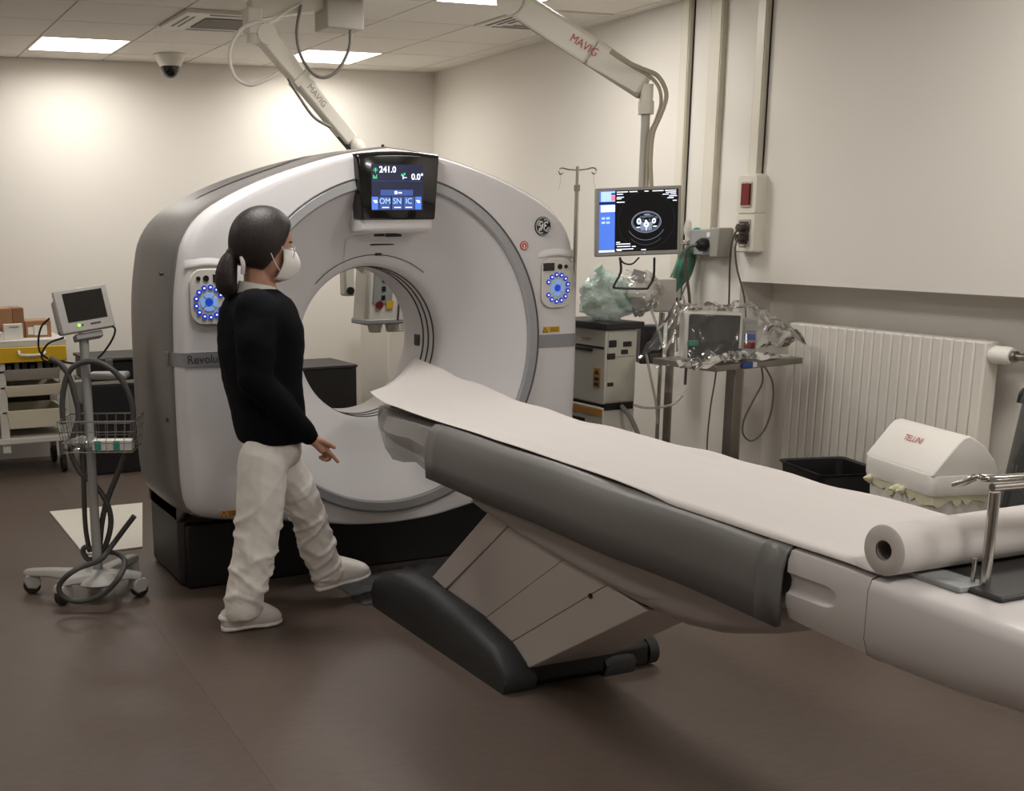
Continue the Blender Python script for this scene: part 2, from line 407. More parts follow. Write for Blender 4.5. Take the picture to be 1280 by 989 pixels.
# ceiling: slab with the grid, then tiles lying in it
ce = struct(box('ceiling', 'ceiling_white', None, -4.7, 2.4, -8.2, 4.3, CEIL + .004, CEIL + .1, smooth=False))
TX, TY, PX_, PY_ = .165, 2.945, .575, .61
lights = {(-2, 0), (1, 0), (1, -4), (-2, -6), (-5, -4), (1, -9), (-2, -9), (-5, -9), (-2, -13), (1, -13)}
special = {(-1, -2), (2, -3)}
tile_me = None; nt_ = 0
for i in range(-8, 4):
    for j in range(-18, 2):
        if (i, j) in lights or (i, j) in special: continue
        x0, y0 = TX + i*PX_, TY + j*PY_
        if x0 + PX_ < -4.6 or y0 + PY_ < -8.15: continue
        if tile_me is None:
            t = MB().box(.007, PX_ - .007, .007, PY_ - .007, -.002, .005).build('ceiling_tile', 'tile_white', ce, smooth=False); tile_me = t.data
        else:
            t = bpy.data.objects.new('ceiling_tile', tile_me); COL.objects.link(t); t.parent = ce
        t.location = (x0, y0, CEIL); nt_ += 1
LN = {(-2, 0): 'square ceiling light panel above the drawer cart near the dome camera', (1, 0): 'square ceiling light panel behind the looped cables of the ceiling arm',
      (1, -4): 'ceiling light panel at the top edge beside the monitor arm'}
UN = dict(zip(sorted(lights - set(LN)), ['ceiling light panel out of view, ' + q for q in ('nearest the left wall in front of the camera, its lamp added as fill', 'over the floor between the camera and the left wall', 'behind the camera, its lamp added as fill', 'above the camera', 'above the standing person', 'above the rear end of the patient table, its lamp added as fill', 'behind the patient table end')]))  # unseen panels; lamps marked added brighten the scanner's front and flare
for (i, j) in sorted(lights):
    x0, y0 = TX + i*PX_, TY + j*PY_
    t = thing('ceiling_light', (x0 + PX_/2, y0 + PY_/2, CEIL), LN.get((i, j), UN.get((i, j))), 'light', 'ceiling light panels')
    fr = MB(); a, b, c, d = x0 + .006, x0 + PX_ - .006, y0 + .006, y0 + PY_ - .006
    fr.box(a, b, c, c + .014, CEIL - .003, CEIL + .003); fr.box(a, b, d - .014, d, CEIL - .003, CEIL + .003)
    fr.box(a, a + .014, c + .014, d - .014, CEIL - .003, CEIL + .003); fr.box(b - .014, b, c + .014, d - .014, CEIL - .003, CEIL + .003)
    fr.build('frame', 'white_metal', t, smooth=False)
    box('diffuser', 'panel_light' if (i, j) in LAMP else 'white_metal', t, a + .014, b - .014, c + .014, d - .014, CEIL - .0015, CEIL + .003, smooth=False)
    if (i, j) in LAMP:
        ld = bpy.data.lights.new('panel_lamp', 'AREA'); ld.shape = 'RECTANGLE'; ld.size = PX_ - .05; ld.size_y = PY_ - .05; ld.energy = LAMP[(i, j)]; ld.color = LAMP_COLOUR; ld.spread = math.radians(165 if j == 0 else 180)
        lo = bpy.data.objects.new('panel_lamp', ld); COL.objects.link(lo); lo.parent = t; lo.location = (0, 0, -.004)
# ventilation cassette with its grille and slots
x0, y0 = TX - PX_, TY - 2*PY_
t = thing('air_cassette', (x0 + PX_/2, y0 + PY_/2, CEIL), 'square ceiling air cassette with a grey centre grille left of the cream ceiling arm', 'air vent')
box('cover', 'white_metal', t, x0 + .005, x0 + PX_ - .005, y0 + .005, y0 + PY_ - .005, CEIL - .022, CEIL + .003, bevel=.006)
gx0, gx1, gy0, gy1 = x0 + .15, x0 + PX_ - .13, y0 + .15, y0 + PY_ - .15
box('grille_backing', 'dark_plastic', t, gx0, gx1, gy0, gy1, CEIL - .0245, CEIL - .021, smooth=False)
for k in range(11):
    y = gy0 + .004 + (gy1 - gy0 - .008)*k/10.
    box('grille_bar', 'arm_under', t, gx0, gx1, y - .007, y + .005, CEIL - .029, CEIL - .0243, smooth=False)
for (a, b, c, d) in ((x0+.04, x0+.055, gy0-.02, gy1+.02), (x0+.075, x0+.09, gy0-.02, gy1+.02), (x0+PX_-.075, x0+PX_-.05, gy0, gy1), (gx0, gx1, y0+.04, y0+.075), (gx0, gx1, y0+PY_-.075, y0+PY_-.04)):
    box('air_slot', 'black_plastic', t, a, b, c, d, CEIL - .0235, CEIL - .0205, smooth=False)
x0, y0 = TX + 2*PX_, TY - 3*PY_
t = thing('ceiling_diffuser', (x0 + PX_/2, y0 + PY_/2, CEIL), 'square ceiling air diffuser with dark slots above the monitor arm', 'air vent')
box('cover', 'white_metal', t, x0 + .005, x0 + PX_ - .005, y0 + .005, y0 + PY_ - .005, CEIL - .012, CEIL + .003, bevel=.004)
for k in range(3):
    for (a, b, c, d) in ((x0+.04+.045*k, x0+.062+.045*k, y0+.08+.05*k, y0+PY_-.08-.05*k), (x0+.1+.045*k, x0+PX_-.05, y0+PY_-.07-.045*k, y0+PY_-.048-.045*k)):
        box('air_slot', 'black_plastic', t, a, b, c, d, CEIL - .0135, CEIL - .011, smooth=False)
# dome camera
c = Vector((-.05, 3.45, CEIL)); t = thing('dome_camera', c, 'small white dome security camera on the ceiling near the back wall', 'camera')
MB().lathe([(.0, 0), (.105, 0), (.108, -.01), (.075, -.075), (.07, -.082), (0, -.082)], c, n=28).build('housing', 'white_metal', t)
MB().lathe([(.064, -.080), (.06, -.115), (.045, -.14), (.022, -.155), (0, -.158)], c, n=28).build('dome', 'gloss_black', t)

# right wall fittings ------------------------------------------------
def wall_s(px, py): 
    r = ray(px, py); q = CAM + r * ((C0 - CAM).dot(DB) / r.dot(DB)); return (q - C0).dot(DR), q.z
for px, w, zb, nm, lab in ((858, .075, 1.15, 'cable_trunking', 'tall cream cable trunking behind the hanging monitor'), (896, .10, 1.57, 'cable_trunking', 'cream cable trunking running down to the grey wall supply box'), (952, .075, 1.80, 'cable_trunking', 'cream cable trunking running down to the red switch box')):
    s, z = wall_s(px, 140)
    t = thing(nm, WR(s, 0, 0), lab, 'trunking', 'vertical trunkings on the right wall')
    slab(MB(), WR, s - w/2, s + w/2, 0, .03, zb, CEIL).build('channel', 'trunking', t, bevel=.003)
    slab(MB(), WR, s - w/2 + .008, s + w/2 - .008, .03, .034, zb, CEIL).build('lid', 'socket_cream', t, bevel=.002)
    if px != 896: slab(MB(), WR, s + w/2, s + w/2 + .003, 0, .008, zb, CEIL).build('edge_cable', 'cable_black', t, smooth=False)
def wallbox(px, py, w, h, d, name, m, label, cat):
    s, z = wall_s(px, py); t = thing(name, WR(s, 0, z), label, cat)
    poly = rrect(w/2, h/2, .012)
    mb = MB().loft([[WR(s + a*k, dd, z + b*k) for a, b in poly] for dd, k in ((0, 1), (d*.75, 1), (d, .93))]); mb.build('housing', m, t)
    return s, z, t
s, z, t = wallbox(946, 243, .15, .19, .06, 'switch_box', 'socket_cream', 'cream wall box with a dark red rocker switch', 'switch')
plate(MB(), WR(s, .058, z), DR, UP, DB, rrect(.038, .06, .006), .008).build('bezel', 'chrome', t)
plate(MB(), WR(s, .066, z), DR, UP, DB, rrect(.03, .052, .004), .006).build('rocker', 'switch_red', t)
s, z, t = wallbox(943, 291, .15, .19, .06, 'wall_socket', 'socket_cream', 'cream wall socket box under the red switch with two cables hanging out', 'socket')
plate(MB(), WR(s, .058, z), DR, UP, DB, rrect(.042, .065, .006), .008).build('bezel', 'chrome', t)
plate(MB(), WR(s, .064, z), DR, UP, DB, rrect(.032, .055, .004), .004).build('socket_insert', 'socket_dark', t)
for dz in (.025, -.025): MB().cyl(WR(s - .002, .066, z + dz), WR(s - .002, .1, z + dz), .02, 16).build('plug', 'socket_dark', t)
for (pts, nm) in (([(s-.002,.1,z+.025),(s-.03,.11,z-.05),(s-.06,.09,z-.16),(s-.09,.06,z-.32),(s-.1,.05,z-.5)], 0), ([(s-.002,.1,z-.025),(s+.0,.11,z-.08),(s+.0,.09,z-.18),(s+.03,.06,z-.32),(s+.05,.05,z-.5)], 0)):
    MB().tube([WR(*q) for q in pts], .005, 6, 6).build('cable', 'cable_dark', t)
s, z, t = wallbox(893, 303, .27, .13, .07, 'supply_box', 'rail_grey', 'long grey wall supply box with a black plug', 'wall box')
slab(MB(), WR, s + .08, s + .15, 0, .09, z - .075, z + .075).build('end_cap', 'monitor_grey', t, bevel=.008)
b = MB().lathe([(0, 0), (.034, 0), (.034, .03), (.02, .05), (0, .05)], (0, 0, 0), 'Z', 20); q0 = WR(s + .02, .07, z - .01)
b.v = [q0 + DR*q.x + UP*q.y + DB*q.z for q in b.v]; b.build('plug', 'black_plastic', t)
MB().tube([WR(s+.02,.12,z-.01), WR(s-.02,.15,z-.03), WR(s-.045,.14,z-.12), WR(s-.05,.1,z-.3), WR(s-.075,.08,z-.5), WR(s-.08,.08,z-.75)], .008, 8, 8).build('plug_cable', 'cable_dark', t)
plate(MB(), WR(s + .045, .071, z + .04), DR, UP, DB, rrect(.014, .012, .003), .003).build('tag', 'paper_label', t)
# notice on the wall at the right edge
s, z = wall_s(1300, 430)
t = slab(MB(), WR, s - .085, s + .12, -.199, -.195, 1.03, 1.27).build('wall_notice', 'paper_label', None, smooth=False, org=WR(s, -.2, 1.15))
t.location = (0, 0, 0); 
tag(t, 'white paper sheet on the wall beside the radiator valve at the right edge', 'notice')
for v in t.data.vertices: v.co += ORG[t]
# radiator
rs0, rs1 = 4.10, 5.26; rt = thing('radiator', WR((rs0 + rs1)/2, -.1, .42), 'white ribbed column radiator under the wall ledge behind the bin', 'radiator')
nf = 21; pw = (rs1 - rs0)/nf; zr0, zr1 = .44, 1.125
for k in range(nf):
    a = rs0 + k*pw
    slab(MB(), WR, a + .002, a + pw - .002, -.125, -.045, zr0, zr1).build('radiator_fin', 'radiator_white', rt, bevel=.008, seg=2)
slab(MB(), WR, rs0, rs1, -.105, -.065, zr0 + .02, zr1 - .012).build('core', 'radiator_white', rt, smooth=False)
for zz in (zr1 - .05, zr0 + .05): MB().cyl(WR(rs0 - .02, -.085, zz), WR(rs1 + .012, -.085, zz), .022, 16).build('header_pipe', 'radiator_white', rt)
for ss in (rs0 + .15, rs1 - .15): slab(MB(), WR, ss - .015, ss + .015, -.2, -.12, zr1 - .06, zr1 - .03).build('bracket', 'radiator_white', rt)
v = rt; b0 = WR(rs1 + .012, -.085, zr1 - .05)
MB().lathe([(0, -.05), (.03, -.05), (.036, -.03), (.036, .03), (.028, .045), (0, .045)], b0 + DR*.03 + Vector((0, 0, 0)), 'Y', 20).build('valve_head', 'bin_white', v)
MB().tube([b0 + DR*.07, b0 + DR*.15 - DB*.02, b0 + DR*.16 - DB*.12], .014, 10, 4).build('valve_pipe', 'steel', v)
MB().cyl(b0 + DR*.08, b0 + DR*.10, .022, 12).build('valve_nut', 'steel', v)
for zz in (zr0 + .05,): MB().tube([b0*1.0 + UP*(zr0 - zr1 + .1) + DR*.0, b0 + UP*(zr0 - zr1 + .1) + DR*.06, b0 + UP*(zr0 - zr1 - .35) + DR*.07], .011, 8, 4).build('return_pipe', 'radiator_white', v)

# ================================================================== CT GANTRY
GX, GZ = -.005, 1.073
gan = thing('ct_scanner', (GX, .4, 0), 'large white and grey ct scanner ring with a lit display above its bore', 'scanner')
half = [(0,1.938),(.2,1.912),(.40,1.862),(.6,1.795),(.78,1.712),(.88,1.64),(.94,1.55),(.965,1.45),(.985,1.30),(.993,1.08),(.993,.75),(.985,.50),(.955,.405),(.85,.362),(.62,.332),(.40,.30),(.2,.268),(0,.258)]
hc = [(q.x, q.y) for q in catmull([(a, b, 0) for a, b in half], 6)]
OUT = [(x, z) for x, z in hc] + [(-x, z) for x, z in hc[-2:0:-1]]
def radial(th):
    c, s_ = math.cos(th), math.sin(th); best = 1
    for i in range(len(OUT)):
        x1, z1 = OUT[i][0], OUT[i][1] - GZ; x2, z2 = OUT[(i+1) % len(OUT)][0], OUT[(i+1) % len(OUT)][1] - GZ
        d = c*(z2 - z1) - s_*(x2 - x1)
        if abs(d) < 1e-12: continue
        t = (x1*(z2 - z1) - z1*(x2 - x1))/d; u = (x1*s_ - z1*c)/d
        if t > 0 and -1e-6 <= u <= 1 + 1e-6: best = t
    return best
NA = 180; TH = [2*PI*k/NA for k in range(NA)]; RAD = [radial(t) for t in TH]
def gp(r, th, y): return Vector((GX + r*math.cos(th), y, GZ + r*math.sin(th)))
RI, RO = .700, .752
def cover_y(t): return 0 if t < .82 else .055*((t - .82)/.18)**2.2
rings = []
for t in (0, .25, .5, .7, .82, .87, .91, .95, .98, 1):
    rings.append([gp(RO - .002 + (R - RO + .002)*t - .004*(t == 1), th, cover_y(t)) for R, th in zip(RAD, TH)])
rings.append([gp(R - .004, th, .075) for R, th in zip(RAD, TH)])
MB().loft(rings, (False, False)).build('front_cover', 'gantry_white', gan, ang=60)
MB().loft([[gp(R*k - .012*q, th, y) for R, th in zip(RAD, TH)] for k, q, y in ((1, 1, .06), (1.004, 0, .064), (1.008, 0, .085), (1.006, 1, .092))], (False, False)).build('trim_strip', 'gantry_strip', gan)
def sp(R, th, kx, kz, y): return Vector((GX + R*math.cos(th)*kx, y, GZ + R*math.sin(th)*kz))
SH = ((.985,.985,.088),(1.006,1.006,.09),(1.016,1.010,.13),(1.03,1.014,.28),(1.034,1.014,.5),(1.034,1.010,.64),(1.022,1.0,.72),(.99,.97,.80),(.94,.93,.85),(.86,.86,.88))
rings = [[sp(R, th, kx, kz, y) for R, th in zip(RAD, TH)] for kx, kz, y in SH]
rings.append([gp(.52, th, .89) for th in TH])
MB().loft(rings, (False, False)).build('shell', 'gantry_shell', gan, ang=60)
# grey trim ring, interrupted by the display console
tb = math.radians(76); te = math.radians(104)
MB().lathe([(RI, .02), (RI, -.006), (RI + .008, -.013), (RO - .008, -.013), (RO, -.006), (RO, .02)], (GX, 0, GZ), 'Y', 150, te, tb + 2*PI, True).build('trim_ring', 'ring_grey', gan)
MB().lathe([(RO - .001, .01), (RO - .001, -.0145), (RO + .002, -.0145), (RO + .002, .01)], (GX, 0, GZ), 'Y', 150, te, tb + 2*PI, True).build('ring_edge', 'gantry_strip', gan)
# flared opening and bore
FL = [(RI + .003, .005), (.692, .010), (.66, .032), (.60, .075), (.54, .116), (.48, .153), (.43, .182), (.395, .204), (.372, .222), (.358, .243), (.352, .275)]
def flare_y(r):
    for (r0, y0), (r1, y1) in zip(FL, FL[1:]):
        if r1 <= r <= r0: return y0 + (y1 - y0)*(r0 - r)/(r0 - r1)
    return FL[-1][1] if r < FL[-1][0] else 0
MB().lathe(FL, (GX, 0, GZ), 'Y', 128).build('flared_opening', 'gantry_white', gan, ang=60)
bore = MB().lathe([(.352, .27), (.352, .60), (.356, .615), (.37, .66), (.43, .78), (.52, .892)], (GX, 0, GZ), 'Y', 128).build('bore_tunnel', 'gantry_white', gan, ang=60)
for y in (.285, .34, .395):
    MB().lathe([(.3535, y), (.3485, y + .002), (.3485, y + .011), (.3535, y + .013)], (GX, 0, GZ), 'Y', 96).build('bore_groove', 'seam_dark', bore)
q = gp(.3505, math.radians(-3), .47); MB().box(q.x - .004, q.x + .003, q.y - .028, q.y + .028, q.z - .028, q.z + .028).build('bore_window', 'dark_plastic', bore, bevel=.004)
pts = [gp(.405, math.radians(a), flare_y(.405) - .005) for a in range(52, 138, 3)]
MB().tube(pts, .0018, 6).build('opening_seam', 'seam_dark', gan)
# base
box('base', 'dark_plastic', gan, -.955, .945, .26, .80, 0, .42, bevel=.03)
box('base_plinth', 'black_plastic', gan, -.93, .92, .22, .30, 0, .30, bevel=.01)
for sx in (-1, 1): MB().prism([(.10, .43), (.10, .40), (.28, .30), (.82, .30), (.82, .5)], 0, GX + sx*.93 - .02, GX + sx*.93 + .02).build('base_fairing', 'black_plastic', gan, bevel=.012)
MB().loft([[gp(R*.985 if math.sin(th) < 0 else .5, th, y) + (UP*.012) for R, th in zip(RAD, TH) if math.sin(th) < -.55] for y in (.08, .28)], closed=False).build('underside', 'black_plastic', gan)
# side bands with lettering
for sx in (-1, 1):
    a, b = (GX - .995, GX - RO - .002) if sx < 0 else (GX + RO + .002, GX + .995)
    n = 12; rng = []
    for k in range(n + 1):
        x = a + (b - a)*k/n; fr = abs(x - GX); t = (fr - RO)/(.993 - RO); y = cover_y(min(1, t)) - .004
        rng.append([Vector((x, y, 1.036)), Vector((x, y, 1.096)), Vector((x, y + .02, 1.096)), Vector((x, y + .02, 1.036))])
    bnd = MB().loft(rng).build('side_band', 'band_grey', gan)
    MB().box(GX + sx*1.004 - .006, GX + sx*1.004 + .006, .09, .16, 1.037, 1.095).build('band_end', 'gantry_strip', bnd, bevel=.003)
    if sx < 0: text('band_lettering', 'Revolution', (-.955, -.0055, 1.066), (1,0,0), (0,0,1), .05, 'print_dark', bnd, 'LEFT', sx=.98)
# display console
cy = -.035
KX = GX + .014
def trap(lst): return [[Vector((KX - wt, y, zt - .012)), Vector((KX - wt*.5, y, zt - .003)), Vector((KX, y, zt)), Vector((KX + wt*.5, y, zt - .003)), Vector((KX + wt, y, zt - .012)), Vector((KX + wb, y, zb)), Vector((KX - wb, y, zb))] for wt, wb, zt, zb, y in lst]
con = MB().loft(trap(((.198, .172, 1.912, 1.572, .10), (.194, .170, 1.908, 1.578, cy + .02), (.184, .162, 1.90, 1.588, cy)))).build('display_console', 'gantry_white', gan, bevel=.010)
MB().loft(trap(((.197, .178, 1.922, 1.632, .05), (.197, .177, 1.918, 1.63, cy + .005), (.192, .173, 1.905, 1.632, cy - .010)))).build('display_bezel', 'gloss_black', con, bevel=.006)
E3, U3 = Vector((1,0,0)), Vector((0,0,1)); fy = cy - .0105
sx0, sx1, sz0, sz1 = -.118, .128, 1.670, 1.862
def scr(u, v, o=0): return Vector((GX + sx0 + (sx1 - sx0)*u, fy - .001 - o, sz0 + (sz1 - sz0)*v))
scn = MB(); scn.add([scr(0,0), scr(1,0), scr(1,1), scr(0,1)], [(0,1,2,3)]); scn = scn.build('display_screen', 'screen_navy', con)
def sq(mb, u0, u1, v0, v1, o): mb.add([scr(u0,v0,o), scr(u1,v0,o), scr(u1,v1,o), scr(u0,v1,o)], [(0,1,2,3)])
text('screen_text', '241.0', scr(.31, .885, .001), E3, U3, .036, 'screen_white', con, off=.0007)
text('screen_text', '0.0\u00b0', scr(.885, .73, .001), E3, U3, .036, 'screen_white', con, off=.0007)
def sqs(nm, m, lst):
    for q in lst: mb = MB(); sq(mb, *q); mb.build(nm, m, con, smooth=False)
sqs('screen_icon', 'screen_green', [(.03,.12,.865,.88,.001),(.068,.082,.82,.925,.002),(.045,.105,.905,.915,.003),(.03,.05,.69,.77,.001),(.06,.08,.69,.74,.001),(.09,.105,.69,.78,.001),(.57,.60,.75,.80,.001),(.62,.65,.77,.82,.001)])
sqs('screen_mark', 'screen_white', [(.60,.615,.68,.77,.001),(.615,.68,.71,.725,.001),(.44,.49,.355,.425,.002),(.51,.58,.37,.40,.002)] + [(u, u+.13, .055, .075, .002) for u in (.2,.43,.65)] + [(u, u+.07, .20, .225, .002) for u in (.03,.86)] + [(u+.02, u+.08, .165, .19, .002) for u in (.03,.86)])
sqs('screen_button', 'screen_midblue', [(.02,.97,.64,.645,.001),(.17,.80,.325,.45,.001)] + [(u, u+.205, .02, .30, .001) for u in (.15,.39,.615)])
sqs('screen_tab', 'screen_blue', [(.0,.125,.02,.30,.001),(.84,.965,.02,.30,.001)])
for u, s_ in ((.252, 'OM'), (.49, 'SN'), (.715, 'IC')): text('screen_text', s_, scr(u, .20, .002), E3, U3, .034, 'screen_paleblue', con)
# laser strip below the console: patch lying on the flare, with its dark slots
rings = []
for k in range(13):
    r = .50 - .135*k/12; w = .165 - .02*k/12; row = []
    for j in range(11):
        x = -w + 2*w*j/10; z = math.sqrt(r*r - x*x); row.append(Vector((GX + x, flare_y(r) - .0035, GZ + z)))
    rings.append(row)
MB().loft(rings, closed=False).build('laser_panel', 'gantry_white', gan, ang=80)
def slot(px0, px1, py, h, nm='laser_slot'):
    y = .06 if py < 300 else .10 if py < 312 else .125
    a, b = P(px0, py, 1, y), P(px1, py, 1, y); r = math.hypot((a.x + b.x)/2 - GX, a.z - GZ); y = flare_y(r) - .006
    a, b = P(px0, py, 1, y), P(px1, py, 1, y); MB().box(a.x, b.x, y - .002, y + .006, a.z - h/2, a.z + h/2).build(nm, 'black_plastic', gan, bevel=.002)
slot(468, 481, 294, .012); slot(482, 502, 294, .016); slot(463, 493, 306, .007); slot(469, 477, 318, .012)
# control panels either side
for sx in (-1, 1):
    cxp, czp = GX + sx*.845, 1.325 + (.01 if sx > 0 else 0)
    poly = [(x*1.0, z) for x, z in rrect(.082, .115, .055, 7)]
    pan = plate(MB(), (cxp, -.006, czp), E3, U3, (0,-1,0), [(x, z) for x, z in poly], .008).build('control_panel', 'device_white', gan, bevel=.004)
    brow = MB().loft([[Vector((cxp + x, y_*max(0, math.cos(x/.098*PI/2))**.6 + .001, czp + z_ + .012*math.cos(x/.098*PI/2))) for x in [(-.097 + .194*k/16) for k in range(17)]] for y_, z_ in ((0, .150), (-.004, .140), (-.010, .128), (-.012, .120), (-.010, .115), (0, .112))], closed=False)
    brow.build('control_brow', 'gantry_white', gan)
    MB().box(cxp - sx*.048 - .03, cxp - sx*.048 + .03, -.018, -.013, czp + .058, czp + .094).build('control_display', 'gloss_black', pan, bevel=.003)
    for dx, r in ((.012, .0125), (.045, .009)): MB().lathe([(0, -.018), (r, -.018), (r, -.012), (0, -.012)], (cxp + sx*dx, 0, czp + .076), 'Y', 18).build('knob', 'black_plastic', pan)
    cb = Vector((cxp + sx*.002, -.0145, czp - .022))
    for k in range(12):
        a = math.radians(-150 + 27.5*k) if sx > 0 else math.radians(-30 - 27.5*k)
        c = cb + Vector((.057*math.cos(a), 0, .062*math.sin(a))); MB().lathe([(0, -.004), (.0115, -.004), (.012, 0), (0, 0)], c, 'Y', 14).build('button', 'button_blue', pan)
        quad(MB(), c + Vector((0, -.0046, 0)), E3, U3, .004, .003).build('button_mark', 'screen_white', pan)
    for k in range(4):
        a0 = PI/4 + k*PI/2
        MB().lathe([(.019, -.003), (.037, -.003), (.037, 0), (.019, 0)], cb, 'Y', 8, a0 + .12, a0 + PI/2 - .12, True).build('direction_button', 'button_pale', pan)
    MB().lathe([(0, -.004), (.015, -.004), (.016, 0), (0, 0)], cb, 'Y', 18).build('centre_button', 'button_blue', pan)
# badge, red sticker, warning labels
bc = Vector((.762, -.001, 1.596))
bd = MB().lathe([(0, -.006), (.041, -.006), (.044, -.003), (.044, .004), (0, .004)], bc, 'Y', 32).build('badge', 'gloss_black', gan)
MB().lathe([(.0385, -.0068), (.0405, -.0068)], bc, 'Y', 32).build('badge_ring', 'print_white', bd)
for k in range(4):
    a0 = k*PI/2 + .5
    MB().tube([bc + Vector((r*math.cos(a0 + t), -.0072, r*math.sin(a0 + t))) for r, t in ((.024, 0), (.031, .2), (.034, .5), (.031, .85), (.027, .95))], .0016, 5, 3).build('badge_swirl', 'print_white', bd)
def curl(pts): MB().tube([bc + Vector((x, -.0075, z)) for x, z in pts], .0022, 5, 5).build('badge_letter', 'print_white', bd)
curl([(-.004,.018),(-.014,.02),(-.022,.012),(-.018,.003),(-.008,.004),(-.003,.012),(-.006,-.004),(-.014,-.017),(-.022,-.014),(-.014,-.006),(-.002,-.001)])
curl([(.014,.018),(.021,.014),(.014,.02),(.006,.014),(.006,.006),(.014,.003),(.005,-.001),(.003,-.012),(.011,-.019),(.02,-.014),(.022,-.006)])
rc = Vector((.664, -.001, 1.51)); rd = MB().lathe([(0, -.003), (.021, -.003), (.021, .003), (0, .003)], rc, 'Y', 24).build('red_sticker', 'sticker_red', gan)
mb = MB(); mb.lathe([(.013, -.0036), (.0155, -.0036)], rc, 'Y', 20); quad(mb, rc + Vector((0, -.0036, -.002)), E3, U3, .003, .007); mb.build('sticker_mark', 'bin_white', rd)
def warn(cx_, cz_, w, m, tri):
    lb = plate(MB(), (cx_, -.0005, cz_), E3, U3, (0,-1,0), rrect(w, .014, .002), .001).build('warning_label', m, gan)
    MB().add([Vector((cx_ + tri - .014, -.002, cz_ - .012)), Vector((cx_ + tri + .014, -.002, cz_ - .012)), Vector((cx_ + tri, -.002, cz_ + .013))], [(0,1,2)]).build('warning_triangle', 'black_plastic', lb)
    MB().add([Vector((cx_ + tri - .008, -.0026, cz_ - .009)), Vector((cx_ + tri + .008, -.0026, cz_ - .009)), Vector((cx_ + tri, -.0026, cz_ + .007))], [(0,1,2)]).build('triangle_fill', 'warn_yellow', lb)
    for k in range(3): quad(MB(), (cx_ + w*.35, -.002, cz_ + .007 - .007*k), E3, U3, w*.5, .0014).build('label_line', 'black_plastic', lb)
c = P(689, 412, 1, 0); warn(c.x, c.z, .046, 'warn_yellow', -.034)
c = P(287, 642, 1, 0); warn(c.x, c.z, .042, 'warn_orange', -.026)
# inset vent on the shoulder of the shell, and side screws
def sh(th, y):
    k = TH.index(min(TH, key=lambda q: abs(q - th))); R = RAD[k]
    for (a0, b0, y0), (a1, b1, y1) in zip(SH, SH[1:]):
        if y0 <= y <= y1:
            f_ = (y - y0)/(y1 - y0); return sp(R + .004, TH[k], a0 + (a1 - a0)*f_, b0 + (b1 - b0)*f_, y)
rings = []
for k in range(15):
    th = math.radians(106 + 34*k/14.); w = .10*math.sin(PI*k/14.) + .004
    rings.append([sh(th, .33 - w + 2*w*j/6.) for j in range(7)])
MB().loft(rings, closed=False).build('shoulder_vent', 'gantry_strip', gan, ang=80)
for z in (1.42, .80): MB().cyl((GX - 1.0, .13, z), (GX - 1.016, .13, z), .009, 12).build('side_screw', 'seam_dark', gan)
MB().box(GX - .010, GX - .004, .07, .09, 1.944, 1.952).build('top_notch', 'black_plastic', gan)

# ================================================================== PATIENT TABLE
TXC = .005
tab = thing('patient_table', (TXC, -1.6, 0), 'long white patient table on a slanted lift column in front of the ct scanner', 'patient table')
# skids and floor plate
skid = [(-.36,0),(-.335,.07),(-.36,.13),(-.44,.175),(-.6,.20),(-.85,.205),(-1.15,.185),(-1.38,.145),(-1.47,.10),(-1.50,.05),(-1.485,0)]
for sx, nm in ((-1, 0), (1, 1)):
    xs = TXC + sx*.215; sk = MB()
    rg = []
    for dx, k in ((-.062, .80), (-.052, .93), (-.03, 1), (.03, 1), (.052, .95), (.07, .88)):
        cy0 = -.92; rg.append([Vector((xs - sx*(-dx) if False else xs + sx*(-dx), cy0 + (y - cy0)*(.97 + .03*k if k < 1 else 1), z*k)) for y, z in skid])
    sk.loft(rg).build('skid', 'table_foot', tab, ang=50)
box('floor_plate', 'black_plastic', tab, TXC - .17, TXC + .17, -1.46, -.5, .0, .12, bevel=.01)
MB().cyl((TXC + .345, -1.435, .055), (TXC + .385, -1.435, .055), .052, 24).build('wheel', 'rubber', tab)
MB().box(TXC - .15, TXC + .345, -1.485, -1.36, .012, .105).build('rear_bar', 'black_plastic', tab, bevel=.02)
# telescopic cover panels of the lift column (y,z corners: lower left, lower right, upper right, upper left)
B_ = lambda t: (-.72 + (-1.49 + .72)*t, .215 + (.085 - .215)*t)
T_ = lambda t: (-1.20 + (-2.14 + 1.20)*t, .605 + (.485 - .605)*t)
cuts = [0, .16, .53, .78, 1.0]
for k in range(4):
    a, b = cuts[k] + .002, cuts[k+1] - .002; w = .172 - .004*(k % 2) + (.006 if k == 3 else 0)
    lo0, lo1, hi1, hi0 = B_(a), B_(b), T_(b), T_(a)
    MB().prism([lo0, lo1, hi1, hi0], 0, TXC - w, TXC + w).build('column_cover', 'table_panel', tab, bevel=.004)
MB().prism([B_(.01), B_(.97), T_(.97), T_(.01)], 0, TXC - .160, TXC + .160).build('column_core', 'seam_dark', tab, smooth=False)
c = Vector((TXC - .176, -1.85, .452)); MB().cyl(c, c + Vector((-.004, 0, 0)), .009, 12).build('cover_latch', 'black_plastic', tab)
